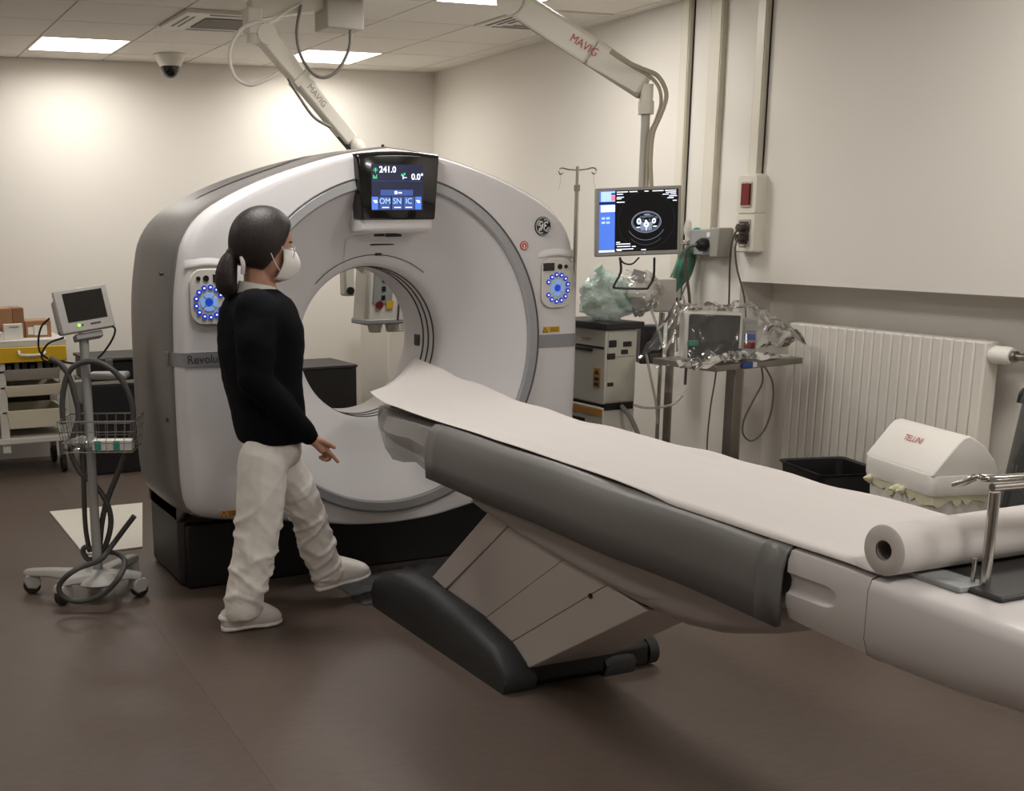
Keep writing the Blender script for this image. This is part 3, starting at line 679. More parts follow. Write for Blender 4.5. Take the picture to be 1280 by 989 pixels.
# boat-shaped underbody
def sect(hw, zt, zb, r, n=10):
    """half-round bottomed section: list of (x,z) from top-left round to top-right"""
    pts = [(-hw, zt)]
    for k in range(n + 1):
        a = PI + PI*k/n; ex = .62
        cx_, sz_ = math.cos(a), math.sin(a)
        pts.append((math.copysign(abs(cx_)**ex, cx_)*hw, zb + (zt - zb)*r + math.copysign(abs(sz_)**ex, sz_)*(zt - zb)*r))
    pts.append((hw, zt)); return pts
UB = [(-.98,.17,.66,.645),(-1.03,.19,.665,.61),(-1.12,.20,.67,.575),(-1.4,.205,.67,.53),(-1.8,.208,.67,.495),(-2.1,.21,.67,.475),(-2.3,.21,.67,.475),(-2.45,.215,.67,.50),(-2.62,.23,.68,.555),(-2.78,.245,.69,.62)]
ubd = MB().loft([[Vector((TXC + x, y, z)) for x, z in sect(hw, zt, zb, .62)] for y, hw, zt, zb in UB]).build('underbody', 'table_lower', tab, ang=60)
for sx in (-1, 1):
    pad = []
    for k in range(13):
        t = k/12.; y = -1.10 - 1.17*t; env = math.sin(PI*min(1, max(0, t))) ** .35 if 0 < t < 1 else 0.02
        zc = .615 - .045*t; hh = (.018 + .045*t)*env
        pad.append([Vector((TXC + sx*(.206 + .012*env*math.cos(a)), y, zc + hh*math.sin(a))) for a in [-PI/2 + PI*j/8 for j in range(9)]])
    MB().loft(pad, closed=False).build('side_bulge', 'table_lower', tab, ang=70)
# upper tub and the long cradle lying in it
def tubsec(hw, z0, z1, dish=.02, n=8):
    pts = [(-hw*.82, z0), (-hw*.95, z0 + .02), (-hw, z0 + .06), (-hw, z1 - .03), (-hw*.97, z1 - .006), (-hw*.90, z1)]
    pts += [(-hw*.90 + 1.8*hw*k/n, z1 - dish*math.sin(PI*k/n)) for k in range(1, n)]
    pts += [(hw*.90, z1), (hw*.97, z1 - .006), (hw, z1 - .03), (hw, z0 + .06), (hw*.95, z0 + .02), (hw*.82, z0)]
    return pts
MB().loft([[Vector((TXC + x, y, z)) for x, z in tubsec(hw, z0, z1)] for y, hw, z0, z1 in ((-.99,.235,.67,.80),(-1.2,.25,.665,.815),(-2.7,.25,.655,.815),(-3.08,.262,.655,.82))]).build('tub', 'table_white', tab, ang=60)
CR = [(-.17,.10,.79,.84),(-.20,.17,.765,.85),(-.27,.205,.735,.857),(-.45,.225,.71,.860),(-.7,.225,.70,.862),(-.96,.235,.69,.86),(-2.82,.262,.69,.845)]
crd = MB().loft([[Vector((TXC + x, y, z)) for x, z in tubsec(hw, z0, z1, .03)] for y, hw, z0, z1 in CR]).build('cradle', 'cradle_grey', tab, ang=60)
cend = MB().loft([[Vector((TXC + x, y, z)) for x, z in tubsec(hw, z0, z1, .02)] for y, hw, z0, z1 in ((-2.818,.290,.662,.856),(-2.95,.290,.655,.854),(-3.06,.290,.65,.85))]).build('cradle_end', 'table_white', tab, ang=60)
for sx in (-1, 1):
    cu = MB(); cu.loft([[Vector((TXC + sx*(.291 + .016*math.cos(a_)), y, .772 + k_*.026*math.sin(a_))) for a_ in [2*PI*j/16 for j in range(16)]] for y, k_ in ((-2.78, 1), (-2.93, 1), (-2.950, .92), (-2.966, .7), (-2.974, .35))])
    carve(cend, cu)
# rear housing with the recessed tray
RH = [(-3.062,.290,.650,.848),(-3.16,.293,.652,.846),(-3.3,.294,.655,.842),(-3.5,.285,.668,.835),(-3.66,.265,.69,.822),(-3.76,.225,.715,.80),(-3.80,.17,.74,.785)]
rh = MB().loft([[Vector((TXC + x, y, z)) for x, z in tubsec(hw, z0, z1, .0)] for y, hw, z0, z1 in RH]).build('rear_housing', 'table_white', tab, ang=60)
MB().loft([[Vector((TXC + x, -3.061 + dy, z)) for x, z in tubsec(.2895, .649, .849, .0)] for dy in (-.0015, .0015)]).build('housing_seam', 'seam_dark', tab, smooth=False)
box('tray', 'dark_plastic', tab, TXC - .18, TXC + .22, -3.30, -3.02, .843, .856, bevel=.006)
box('tray_step', 'rail_grey', tab, TXC - .205, TXC - .12, -3.22, -3.05, .845, .859, bevel=.004)
rc = Vector((TXC - .02, -3.37, .842))
MB().lathe([(.105, 0), (.10, .006), (.088, .006), (.07, .002), (0, .001)], rc, n=40).build('dish_rim', 'rail_grey', tab)
MB().ellip(rc + Vector((.0, .0, .012)), .02, .02, .014, 16, 10).build('dish_knob', 'monitor_grey', tab)
# chrome bracket for the paper roll
p0 = Vector((-.13, -3.222, .85)); pt_ = P(1259, 612, 0, -.13)
br = MB().cyl(p0, Vector((p0.x, p0.y, 1.055)), .011, 16).build('bracket_post', 'chrome', tab)
MB().tube([Vector((p0.x, p0.y + .10, 1.05)), Vector((p0.x, p0.y + .075, 1.062)), Vector((p0.x + .005, p0.y + .05, 1.077)), Vector((p0.x + .03, p0.y + .02, 1.078)), Vector((p0.x + .30, p0.y - .02, 1.078))], .008, 12, 6).build('bracket_rod', 'chrome', tab)
MB().tube([Vector((p0.x - .01, p0.y + .0, 1.066)), Vector((p0.x + .32, p0.y - .035, 1.066))], .009, 12).build('bracket_rod', 'chrome', tab)
MB().cyl(p0 + Vector((-.012, .02, 0)), p0 + Vector((-.012, .02, .06)), .005, 10).build('bracket_pin', 'chrome', tab)
# grey vinyl cushion hanging over the sides
def mats(y):
    t = (-.93 - y)/1.88; lo = .675 - .012*t; top = .872 - .014*t
    a = [(-.298, lo), (-.303, .74), (-.300, .80), (-.288, top - .018), (-.262, top), (-.20, top - .006), (-.1, top - .02), (0, top - .025)]
    return a + [(-x, z) for x, z in a[-2::-1]]
mt = thing('table_cushion', (TXC, -1.9, .66), 'dark grey vinyl cushion draped over the sides of the patient table', 'cushion')
ys = [-.93 - 1.88*k/24. for k in range(25)]
mc = MB().loft([[Vector((TXC + x + (.004*math.sin(y*7) if abs(x) > .29 else 0), y, z + .002*math.sin(y*9 + x*5))) for x, z in mats(y)] for y in ys], closed=False).build('cushion_body', 'mat_grey', mt, solid=.012, ang=70)
g = MB().loft([[Vector((TXC + x*1.012, y, z + .001)) for x, z in mats(y)[:5]] for y in (-2.735, -2.814)], closed=False).build('end_strip', 'mat_grey', mt, solid=.012, ang=70)
# clear wrap hanging round the head holder in a few flat folds
wp = []
for k in range(8):
    t = k/7.; y = -.15 - .80*t; row = []; hw = .15 + .115*min(1, t*2.6); zt = .862; zb = .765 - .085*min(1, t*2.4) + .012*((k*7) % 3 - 1)
    for j, (u, w) in enumerate(((-.80, 1), (-.97, .93), (-1.03, .6), (-1.02, .25), (-.93, 0), (0, -.05), (.93, 0), (1.02, .25), (1.03, .6), (.97, .93), (.80, 1))):
        row.append(Vector((TXC + hw*u + .012*noise.noise(Vector((k*1.7, j*.9, 9))), y, zb + (zt - zb)*w + (.010*noise.noise(Vector((k*1.3, j*1.1, 1))) if w < .9 else 0))))
    wp.append(row)
MB().loft(wp, closed=False).build('plastic_wrap', 'wrap_film', tab, ang=15)

# ================================================================== PAPER ROLL WITH ITS SHEET
pr_ = thing('paper_roll', (TXC, -3.086, .858), 'thick white paper roll on the table end, its sheet spread over the cushion', 'paper roll')
rcx, rcz, rr_ = -3.086, .915, .0555
mb = MB(); mb.lathe([(.022, -.282), (.050, -.284), (rr_, -.280), (rr_, .31), (.022, .31)], (TXC, rcx, rcz), 'X', 48); mb.build('roll', 'paper_white', pr_, ang=50)
MB().lathe([(.0225, -.280), (.020, -.280), (.020, .308), (.0225, .308)], (TXC, rcx, rcz), 'X', 32).build('core', 'card_core', pr_)
NU, NV = 30, 90; sheet = []
for i in range(NV + 1):
    t = i/NV
    if t < .05:   # flat beneath the roll
        base = Vector((0, rcx + rr_*t/.05, rcz - rr_ - .001)); wr_ = 0
    else:
        q = (t - .05)/.95; y = rcx + rr_ + .001 + (0 - (rcx + rr_))*q
        base = Vector((0, y, 0)); wr_ = min(1, q*9)
    row = []
    for j in range(NU + 1):
        u = -1 + 2*j/NU; hw = .277
        if t < .05: row.append(Vector((TXC + u*hw, base.y, base.z))); continue
        head = max(0, (base.y + .95)/.95)            # 0 at the cushion end .. 1 at the head end
        yy = base.y + (u*.315 + .015)*head**2.2
        x = u*(hw - .03*max(0, head - .6)*2)
        if u < 0: x += -u*.034*math.sin(PI*min(1, max(0, (-.35 - yy)/2.0)))**.8
        ms = mats(min(-.93, max(-2.81, yy))); z = .8
        for (xa, za), (xb, zb) in zip(ms, ms[1:]):
            if xa <= x <= xb: z = za + (zb - za)*(x - xa)/(xb - xa); break
        z = max(z, .85) + .011
        if abs(x) > .268: z -= (abs(x) - .268)*.3
        lift = max(0, 1 - (base.y - rcx)/.22); z = z*(1 - lift**1.5) + (rcz - rr_ - .004)*lift**1.5
        z += head**1.6*(.070 + .03*u) - .012*head**3*math.cos(u*PI*.5)
        z += .003*abs(noise.noise(Vector((x*5, yy*3, 0)))) + (.012*noise.noise(Vector((yy*4, u, 3))) if abs(u) > .8 else 0)*max(0, u)
        row.append(Vector((TXC + x, yy, z + .003)))
    sheet.append(row)
MB().loft(sheet, closed=False).build('sheet', 'paper_white', pr_, ang=80, solid=.0012)

# ================================================================== CEILING ARM BEHIND THE SCANNER (injector)
def Y_(px, py, y): return P(px, py, 1, y)
ya = 1.30
arm = thing('injector_arm', (Y_(424, 10, ya).x, ya, CEIL), 'cream jointed ceiling arm with hanging cable loops behind the scanner', 'ceiling arm')
def beam(mb, a, b, w0, h0, w1=None, h1=None, up=UP):
    a, b = Vector(a), Vector(b); t = (b - a).normalized(); sdv = t.cross(up).normalized(); u = sdv.cross(t); w1, h1 = w1 or w0, h1 or h0
    return mb.loft([[a + sdv*x*w0/2 + u*z*h0/2 for x, z in ((-1,-1),(1,-1),(1,1),(-1,1))], [b + sdv*x*w1/2 + u*z*h1/2 for x, z in ((-1,-1),(1,-1),(1,1),(-1,1))]])
c0, c1 = Y_(401, 38, ya), Y_(447, 38, ya)
box('ceiling_column', 'grey_box', arm, c0.x, c1.x, ya - .09, ya + .09, c0.z, CEIL, bevel=.008)
e0 = Y_(322, 14, ya); e1 = Y_(400, 2, ya)
beam(MB(), Vector((e0.x - .04, ya, e0.z)), Vector((c0.x + .02, ya, e1.z + .01)), .09, .10).build('boom', 'arm_cream', arm, bevel=.008)
ek = Y_(318, 30, ya); el = Y_(320, 54, ya)
MB().box(ek.x - .05, ek.x + .03, ya - .05, ya + .05, Y_(318, 44, ya).z, Y_(318, 10, ya).z).build('elbow_block', 'arm_cream', arm, bevel=.01)
MB().cyl(Vector((ek.x, ya, ek.z - .02)), Vector((ek.x, ya, el.z)), .042, 20).build('elbow_pivot', 'arm_cream', arm)
l0, l1 = Y_(330, 44, ya), Y_(438, 176, ya); tdir = (l1 - l0).normalized()
beam(MB(), l0, l0 + (l1 - l0)*.40, .085, .10, .08, .09).build('spring_arm', 'arm_cream', arm, bevel=.012)
beam(MB(), l0 + (l1 - l0)*.40, l1, .08, .085, .075, .08).build('spring_arm', 'arm_cream', arm, bevel=.012)
beam(MB(), l0 + (l1 - l0)*.375, l0 + (l1 - l0)*.43, .092, .105).build('arm_collar', 'socket_cream', arm, bevel=.004)
beam(MB(), l1 - tdir*.10 - UP*.045, l1 - UP*.045, .05, .02).build('arm_pad', 'dark_plastic', arm, bevel=.004)
MB().cyl(l0 + Vector((0, -.055, 0)), l0 + Vector((0, .055, 0)), .052, 24).build('arm_pivot', 'arm_cream', arm)
sd_ = tdir.cross(UP).normalized(); un = sd_.cross(tdir)
fn_ = Vector((0, -1, 0)); exT = tdir; eyT = fn_.cross(tdir); eyT = eyT if eyT.z > 0 else -eyT
text('arm_lettering', 'MAVIG', l0 + (l1 - l0)*.57 + Vector((0, -.0415, 0)), exT, eyT, .045, 'arm_under', arm)
end = l1 + tdir*.12; ih = Y_(478, 352, 1.45)
MB().ellip(l1 + tdir*.05, .05, .05, .05).build('wrist_joint', 'arm_cream', arm)
MB().tube([l1 + tdir*.05, end + Vector((.02, .03, -.08)), Vector((ih.x, 1.45, 1.62)), Vector((ih.x, 1.45, 1.40))], .022, 12, 6).build('drop_tube', 'arm_cream', arm)
for pts, r, m in (([(322,27),(300,38),(287,66),(293,95),(312,106),(332,100),(348,91)], .0095, 'cable_white'), ([(376,6),(371,42),(378,74),(398,96),(420,90),(436,62),(438,38)], .009, 'cable_grey'), ([(360,98),(372,118),(392,146),(413,159)], .008, 'cable_grey'), ([(318,28),(340,25),(362,12),(378,4)], .006, 'cable_white')):
    MB().tube([Y_(a, b, ya - .06) for a, b in pts], r, 8, 6).build('cable', m, arm)
# injector head seen through the bore
inj = thing('contrast_injector', Y_(480, 400, 1.45), 'white contrast injector head seen through the scanner bore', 'injector')
def yq(px, py): return Y_(px, py, 1.45)
iu = (yq(452, 330) - yq(448, 392)).normalized(); ie = (yq(512, 398) - yq(448, 390)).normalized()
ce_ = (yq(448, 392) + yq(506, 396) + yq(514, 325) + yq(458, 325))/4
MB().obox(ce_, (1,0,0), (0,1,0), iu, .155, .10, .19).build('body', 'device_white', inj, bevel=.02)
MB().obox(ce_ - iu*.185, (1,0,0), (0,1,0), iu, .158, .103, .016).build('lower_rim', 'rail_grey', inj, bevel=.008)
for dx in (-.06, .05): MB().lathe([(0, -.05), (.035, -.05), (.045, 0), (0, 0)], ce_ - iu*.20 + Vector((dx, -.02, 0)), 'Z', 18).build('syringe_port', 'device_white', inj)
MB().obox(ce_ + Vector((-.055, -.101, .05)), (1,0,0), (0,1,0), iu, .06, .004, .135).build('key_panel', 'rail_grey', inj, bevel=.003)
for k in range(5): MB().obox(ce_ + Vector((-.045, -.106, .15)) - iu*(.05*k), (1,0,0), (0,1,0), iu, .012, .003, .014).build('key', 'black_plastic', inj, bevel=.002)
MB().lathe([(0, -.005), (.022, -.005), (.022, .003), (0, .003)], ce_ + Vector((-.085, -.104, -.09)), 'Y', 18).build('stop_button', 'switch_red', inj)
MB().obox(ce_ + Vector((-.02, -.104, -.09)), (1,0,0), (0,1,0), iu, .022, .003, .022).build('yellow_label', 'warn_yellow', inj)
MB().obox(ce_ + Vector((.10, -.104, -.08)), (1,0,0), (0,1,0), iu, .035, .003, .02).build('red_label', 'sticker_red', inj)
MB().obox(ce_ + Vector((.045, -.103, .0)), (1,0,0), (0,1,0), iu, .004, .003, .18).build('body_seam', 'seam_dark', inj)
h0 = yq(434, 352); MB().tube([ce_ + Vector((-.14, 0, .10)), ce_ + Vector((-.20, -.02, .13)), h0 + Vector((.0, 0, .07))], .015, 10, 5).build('handset_bracket', 'device_white', inj)
MB().obox(h0 + Vector((0, 0, .02)), (1,0,0), (0,1,0), UP, .032, .04, .10).build('handset', 'device_white', inj, bevel=.012)
MB().lathe([(0, -.012), (.022, -.012), (.022, .0), (0, 0)], h0 + Vector((0, -.04, -.05)), 'Y', 18).build('handset_knob', 'black_plastic', inj)
for a, b in (((500, 345), (535, 410)), ((512, 350), (520, 392))):
    MB().tube([yq(*a), (yq(*a) + yq(*b))/2 + Vector((.01, .04, -.01)), yq(*b) + Vector((0, .05, 0))], .012, 8, 5).build('feed_tube', 'tube_clear', inj)

# ================================================================== MONITOR ARM AND HANGING MONITOR
mb0 = Vector((1.17, -.22, 0)); q = lambda a, b: PN(a, b, mb0)
marm = thing('ceiling_boom', (.78, .3, CEIL), 'long cream ceiling arm slanting down to the hanging monitor', 'ceiling arm')
a1 = Y_(643, 2, .3); a0 = q(806, 108); td = (a0 - a1).normalized()
beam(MB(), a1, a1 + (a0 - a1)*.62, .085, .115, .08, .12).build('spring_arm', 'arm_cream', marm, bevel=.014)
beam(MB(), a1 + (a0 - a1)*.62, a0, .078, .118, .07, .105).build('spring_arm', 'arm_cream', marm, bevel=.014)
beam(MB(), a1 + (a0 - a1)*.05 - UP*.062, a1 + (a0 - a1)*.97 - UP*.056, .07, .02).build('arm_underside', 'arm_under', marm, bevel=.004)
sdv = td.cross(UP).normalized(); uu = sdv.cross(td)
if sdv.dot(_h) > 0: sd2 = -sdv
else: sd2 = sdv
ext = td if td.dot(_r) > 0 else -td
text('arm_lettering', 'MAVIG', a1 + (a0 - a1)*.56 + sd2*.0435 + uu*.008, ext, sd2.cross(ext) if sd2.cross(ext).z > 0 else -sd2.cross(ext), .05, 'sticker_red', marm)
MB().cyl(a1 - sdv*.06, a1 + sdv*.06, .065, 24).build('shoulder_pivot', 'arm_cream', marm)
MB().box(a1.x - .045, a1.x + .045, a1.y - .045, a1.y + .045, a1.z - .02, CEIL - .05).build('shoulder_block', 'arm_cream', marm, bevel=.01)
MB().cyl((a1.x, a1.y, CEIL - .06), (a1.x, a1.y, CEIL), .07, 24).build('ceiling_mount', 'grey_box', marm)
pole_t, pole_b = q(808, 120), q(809, 236)
MB().cyl(pole_t + UP*.05, Vector((pole_t.x, pole_t.y, q(808, 143).z)), .03, 20).build('pivot_sleeve', 'arm_cream', marm)
MB().cyl(Vector((pole_t.x, pole_t.y, q(808, 127).z)), Vector((pole_t.x, pole_t.y, q(808, 143).z)), .036, 20).build('pivot_collar', 'socket_cream', marm)
MB().cyl(Vector((pole_t.x, pole_t.y, q(808, 143).z)), Vector((pole_t.x, pole_t.y, q(808, 290).z)), .02, 16).build('drop_pole', 'grey_box', marm)
MB().tube([q(a, b) - _h*.05 for a, b in ((760,66),(778,78),(800,88),(818,96),(828,112),(829,126),(822,146),(813,168),(810,200),(811,236))], .010, 8, 5).build('cable', 'cable_cream', marm)
MB().tube([q(a, b) - _h*.035 for a, b in ((770,72),(788,84),(806,94),(820,108),(824,128),(818,150),(809,175),(806,236))], .008, 8, 5).build('cable', 'cable_cream', marm)
mon = thing('hanging_monitor', q(797, 322), 'grey framed monitor showing an axial scan slice hanging beside the scanner', 'monitor')
TLc, TRc, BRc, BLc = q(748, 236), q(853, 231), q(850, 318), q(742, 321)
TLc, TRc, BRc, BLc = [PN(a, b, mb0 - _h*.11) for a, b in ((748, 236), (853, 231), (850, 318), (742, 321))]
mc_ = (TLc + TRc + BRc + BLc)/4; ex = ((TRc - TLc) + (BRc - BLc)).normalized(); ey = ((TLc - BLc) + (TRc - BRc)).normalized(); ey = (ey - ex*ey.dot(ex)).normalized(); ez = ex.cross(ey)
hw, hh = ((TRc - TLc).length + (BRc - BLc).length)/4, ((TLc - BLc).length + (TRc - BRc).length)/4
MB().obox(mc_ - ez*.025, ex, ey, ez, hw, hh, .022).build('frame', 'monitor_grey', mon, bevel=.006)
MB().obox(mc_ - ez*.065, ex, ey, ez, hw*.6, hh*.6, .022).build('back_housing', 'monitor_grey', mon, bevel=.012)
sw, sh_ = hw*.925, hh*.89
def ms_(u, v, o=0): return mc_ + ex*(sw*(2*u - 1)) + ey*(sh_*(2*v - 1) + hh*.02) - ez*(.0025 - o)
def mq(nm, m, u0, u1, v0, v1, o=.001): return MB().add([ms_(u0,v0,o), ms_(u1,v0,o), ms_(u1,v1,o), ms_(u0,v1,o)], [(0,1,2,3)]).build(nm, m, scrn, smooth=False)
scrn = MB().add([ms_(0,0), ms_(1,0), ms_(1,1), ms_(0,1)], [(0,1,2,3)]).build('screen', 'screen_black', mon, smooth=False)
mq('side_menu', 'screen_blue', 0, .2, 0, 1); mq('menu_panel', 'screen_paleblue', .02, .2, .83, .99, .0015); mq('menu_panel', 'screen_white', .02, .2, .66, .77, .0015); mq('menu_panel', 'screen_white', 0, .2, .0, .03, .0015)
mq('menu_button', 'screen_midblue', .15, .2, .93, .97, .002); mq('menu_button', 'screen_pink', .15, .2, .84, .92, .002); mq('menu_bar', 'screen_navy', .0, .2, .785, .82, .0015)
for i in range(2):
    for k in range(2): mq('menu_button', 'screen_paleblue', .03 + .06*i, .075 + .06*i, .54 - .07*k, .575 - .07*k, .002)
for k in range(4): mq('menu_button', 'screen_paleblue', .04 + .0, .09, .86 + .03*k, .875 + .03*k, .002)
for (u, v, w) in ((.22,.975,.14),(.38,.975,.10),(.57,.975,.05),(.67,.975,.14),(.83,.975,.14),(.84,.945,.13),(.80,.915,.08),(.90,.915,.07),(.88,.885,.10),(.86,.855,.08),(.93,.81,.05),(.22,.94,.08),(.22,.89,.09),(.22,.865,.06),(.22,.81,.10),(.22,.155,.05),(.22,.125,.18),(.23,.085,.17),(.42,.08,.05),(.22,.04,.22),(.23,.02,.06),(.54,.02,.06)):
    mq('screen_text', 'screen_white', u, u + w, v - .006, v + .008, .0015)
def mell(nm, m, u, v, ru, rv, o, a0=0, a1=2*PI, thick=0):
    n = 40; asp = sw/sh_; c = ms_(u, v, o); f2 = lambda r1, r2, a: c + ex*(r1*2*sw*math.cos(a)) + ey*(r2*2*sw*math.sin(a))
    mb = MB()
    if thick: mb.loft([[f2(ru - thick, rv - thick, a0 + (a1 - a0)*k/n) for k in range(n + 1)], [f2(ru, rv, a0 + (a1 - a0)*k/n) for k in range(n + 1)]], closed=False)
    else: mb.add([f2(ru, rv, 2*PI*k/n) for k in range(n)], [tuple(range(n))])
    return mb.build(nm, m, scrn, smooth=False)
mell('scan_field', 'scan_faint', .60, .50, .36, .36, .0008, thick=.004); mell('scan_body', 'scan_mid', .60, .475, .19, .135, .0010); mell('scan_wall', 'scan_dim', .60, .475, .183, .128, .0013); mell('scan_inside', 'screen_black', .60, .485, .165, .105, .0016)
for u, v, a, b, m in ((.505,.49,.03,.04,'scan_bright'),(.695,.49,.026,.034,'scan_bright'),(.60,.435,.036,.036,'scan_bright'),(.545,.44,.025,.03,'scan_mid'),(.655,.44,.025,.03,'scan_mid'),(.595,.49,.017,.016,'scan_bright'),(.56,.375,.035,.03,'scan_mid'),(.64,.375,.035,.03,'scan_mid'),(.60,.38,.008,.04,'scan_bright'),(.50,.39,.03,.008,'scan_bright'),(.71,.40,.03,.008,'scan_bright'),(.56,.56,.05,.014,'scan_dim'),(.64,.57,.06,.016,'scan_dim'),(.605,.595,.04,.012,'scan_mid'),(.72,.54,.02,.02,'scan_dim'),(.56,.51,.015,.012,'scan_dim'),(.64,.51,.012,.016,'scan_dim')):
    mell('scan_organ', m, u, v, a, b, .0019 + .0001*random.random())
for u, v in ((.505,.49),(.695,.49)): mell('scan_organ', 'scan_dim', u, v, .01, .016, .0023)
mell('scan_organ', 'scan_mid', .60, .435, .012, .012, .0023)
mell('scan_couch', 'scan_mid', .60, .52, .26, .26, .0012, PI + .55, 2*PI - .55, .004); mell('scan_couch', 'scan_dim', .60, .44, .26, .26, .0012, PI + .75, 2*PI - .75, .004)
MB().cyl(ms_(.58, -.035, .002), ms_(.58, -.035, .004), .004, 10).build('power_led', 'button_pale', mon)
hd = [(775,322),(776,340),(768,356),(770,360),(806,361),(811,358),(817,346),(818,322)]
MB().tube([PN(a, b, mb0 - _h*.12) for a, b in hd], .0055, 8, 3).build('handle_loop', 'cable_black', mon)
MB().tube([PN(a, b, mb0 - _h*.09) for a, b in ((774,322),(780,329),(790,330),(799,322))], .004, 8, 4).build('cable', 'cable_black', mon)

# ================================================================== BESIDE THE SCANNER: drip stand, device tower, bag
def star_base(t, c, r, n, m, h=.06):
    for k in range(n):
        a = 2*PI*k/n + .4; e = Vector((c.x + r*math.cos(a), c.y + r*math.sin(a), 0))
        beam(MB(), Vector((c.x, c.y, h + .02)), Vector((e.x, e.y, h)), .04, .03, .03, .02).build('base_leg', m, t, bevel=.005)
        MB().cyl(e + Vector((-.01, 0, .027)), e + Vector((.012, 0, .027)), .026, 16).build('caster', 'rubber', t)
ivc = Vector((1.35, .80, 0)); iv = thing('drip_stand', ivc, 'chrome drip stand with two curled hooks against the right wall', 'drip stand')
qi = lambda a, b: PN(a, b, ivc)
zt = qi(721, 208).z; xp = qi(720.5, 260); ivx = Vector((xp.x, xp.y, 0))
MB().cyl(ivx + UP*.08, ivx + UP*(qi(720, 236).z), .012, 14).build('pole', 'chrome', iv); MB().cyl(ivx + UP*(qi(720, 236).z), ivx + UP*zt, .009, 14).build('inner_pole', 'chrome', iv)
MB().cyl(ivx + UP*(qi(720, 236).z - .012), ivx + UP*(qi(720, 234).z + .012), .017, 14).build('lock_collar', 'steel', iv)
for sg in (-1, 1):
    b = ivx + UP*(zt - .02)
    MB().tube([b, b + _r*sg*.05 + UP*.005, b + _r*sg*.082 + UP*.012, b + _r*sg*.1 + UP*.002, b + _r*sg*.092 - UP*.02, b + _r*sg*.076 - UP*.012], .004, 8, 5).build('hook', 'chrome', iv)
    MB().tube([b + _r*sg*.088 - UP*.02, b + _r*sg*.09 - UP*.06, b + _r*sg*.1 - UP*.1], .0012, 5, 4).build('hook_cord', 'cable_cream', iv)
star_base(iv, ivx, .16, 5, 'steel', .05)

ty = .10; tx0, tx1 = Y_(757, 430, ty).x, Y_(796, 430, ty).x; tz = Y_(757, 413, ty).z
tw = thing('device_tower', (tx0 + .1, ty + .22, 0), 'tall white equipment tower with orange labels squeezed beside the scanner', 'equipment tower')
box('tower_body', 'device_white', tw, tx0, tx1, ty, ty + .45, .72, tz, bevel=.006)
box('lower_body', 'device_white', tw, tx0, tx1, ty, ty + .45, .05, .705, bevel=.006)
box('joint', 'black_plastic', tw, tx0 + .006, tx1 - .006, ty + .006, ty + .44, .70, .725, smooth=False)
box('top_tray', 'dark_plastic', tw, tx0 - .012, tx1 + .03, ty - .02, ty + .45, tz, tz + .035, bevel=.006)
box('front_panel', 'device_face', tw, tx0 + .012, tx1 - .008, ty - .005, ty + .01, tz - .36, tz - .14, bevel=.002)
box('front_panel', 'device_face', tw, tx0 + .012, tx1 - .008, ty - .005, ty + .01, tz - .135, tz - .012, bevel=.002)
for a, b, zz, h in ((.015, .06, .05, .035), (.10, .15, .06, .025), (.01, .055, .115, .03), (.09, .13, .10, .022), (.015, .05, .26, .02)):
    box('port', 'dark_plastic', tw, tx0 + a, tx0 + b, ty - .009, ty, tz - zz - h, tz - zz, bevel=.002)
box('connector_recess', 'black_plastic', tw, tx0 + .004, tx1 - .01, ty - .004, ty + .03, tz - .40, tz - .365, smooth=False)
box('side_seam', 'black_plastic', tw, tx0 - .002, tx0 + .01, ty + .012, ty + .45, tz - .095, tz - .084, smooth=False)
box('side_handle', 'black_plastic', tw, tx0 - .004, tx0 + .01, ty + .11, ty + .27, tz - .115, tz - .095, bevel=.004)
box('release_slot', 'rail_grey', tw, tx0 - .003, tx0 + .01, ty + .13, ty + .21, tz - .055, tz - .045, bevel=.002)
sl = box('orange_label', 'warn_orange', tw, tx0 - .002, tx0 + .004, ty + .035, ty + .095, .80, .90, smooth=False)
for z in (.818, .845): box('label_symbol', 'print_dark', sl, tx0 - .0035, tx0, ty + .045, ty + .085, z - .009, z + .009, smooth=False)
MB().add([Vector((tx0 - .0035, ty + .04, .868)), Vector((tx0 - .0035, ty + .09, .868)), Vector((tx0 - .0035, ty + .065, .895))], [(0,1,2)]).build('warning_triangle', 'print_dark', sl)
box('orange_stripe', 'warn_orange', tw, tx0 - .002, tx0 + .004, ty + .01, ty + .44, .66, .695, smooth=False)
box('lower_handle', 'black_plastic', tw, tx0 - .004, tx0 + .01, ty + .16, ty + .33, .60, .635, bevel=.004)
MB().tube([Vector((tx0 + .1, ty - .01, tz - .38)), Vector((tx0 + .12, ty - .08, tz - .45)), Vector((tx0 + .17, ty - .12, tz - .62)), Vector((tx0 + .2, ty - .1, tz - .85))], .012, 8, 6).build('corrugated_hose', 'cable_grey', tw)
def blob(mb, c, rx, ry, rz, amp, fr, seed, nu=36, nv=22, sq=1.0, tilt=None):
    k = len(mb.v); mb.ellip((0,0,0), rx, ry, rz, nu, nv)
    for i in range(k, len(mb.v)):
        v = mb.v[i]; d = v.normalized()
        n1 = noise.noise(d*fr + Vector((seed, 0, 0))); n2 = abs(noise.noise(d*fr*2.3 + Vector((0, seed, 3))))
        v = v*(1 + amp*n1 + amp*.8*n2); v = Vector((v.x, v.y, v.z if v.z > 0 else v.z*sq))
        if tilt: v = tilt @ v
        mb.v[i] = v + Vector(c)
    return mb
bgc = Vector((tx0 + .14, ty + .12, tz + .035))
bg = thing('plastic_bag', bgc, 'pale green plastic bag of wrapped supplies lying on the equipment tower', 'bag')
bq = lambda a, b: PN(a, b, bgc)
rot = Matrix.Rotation(.25, 3, 'Y')
blob(MB(), bq(757, 374) + UP*.006, .115, .13, .115, .30, 2.2, 4.2, tilt=rot).build('bag_film', 'green_film', bg, ang=50)
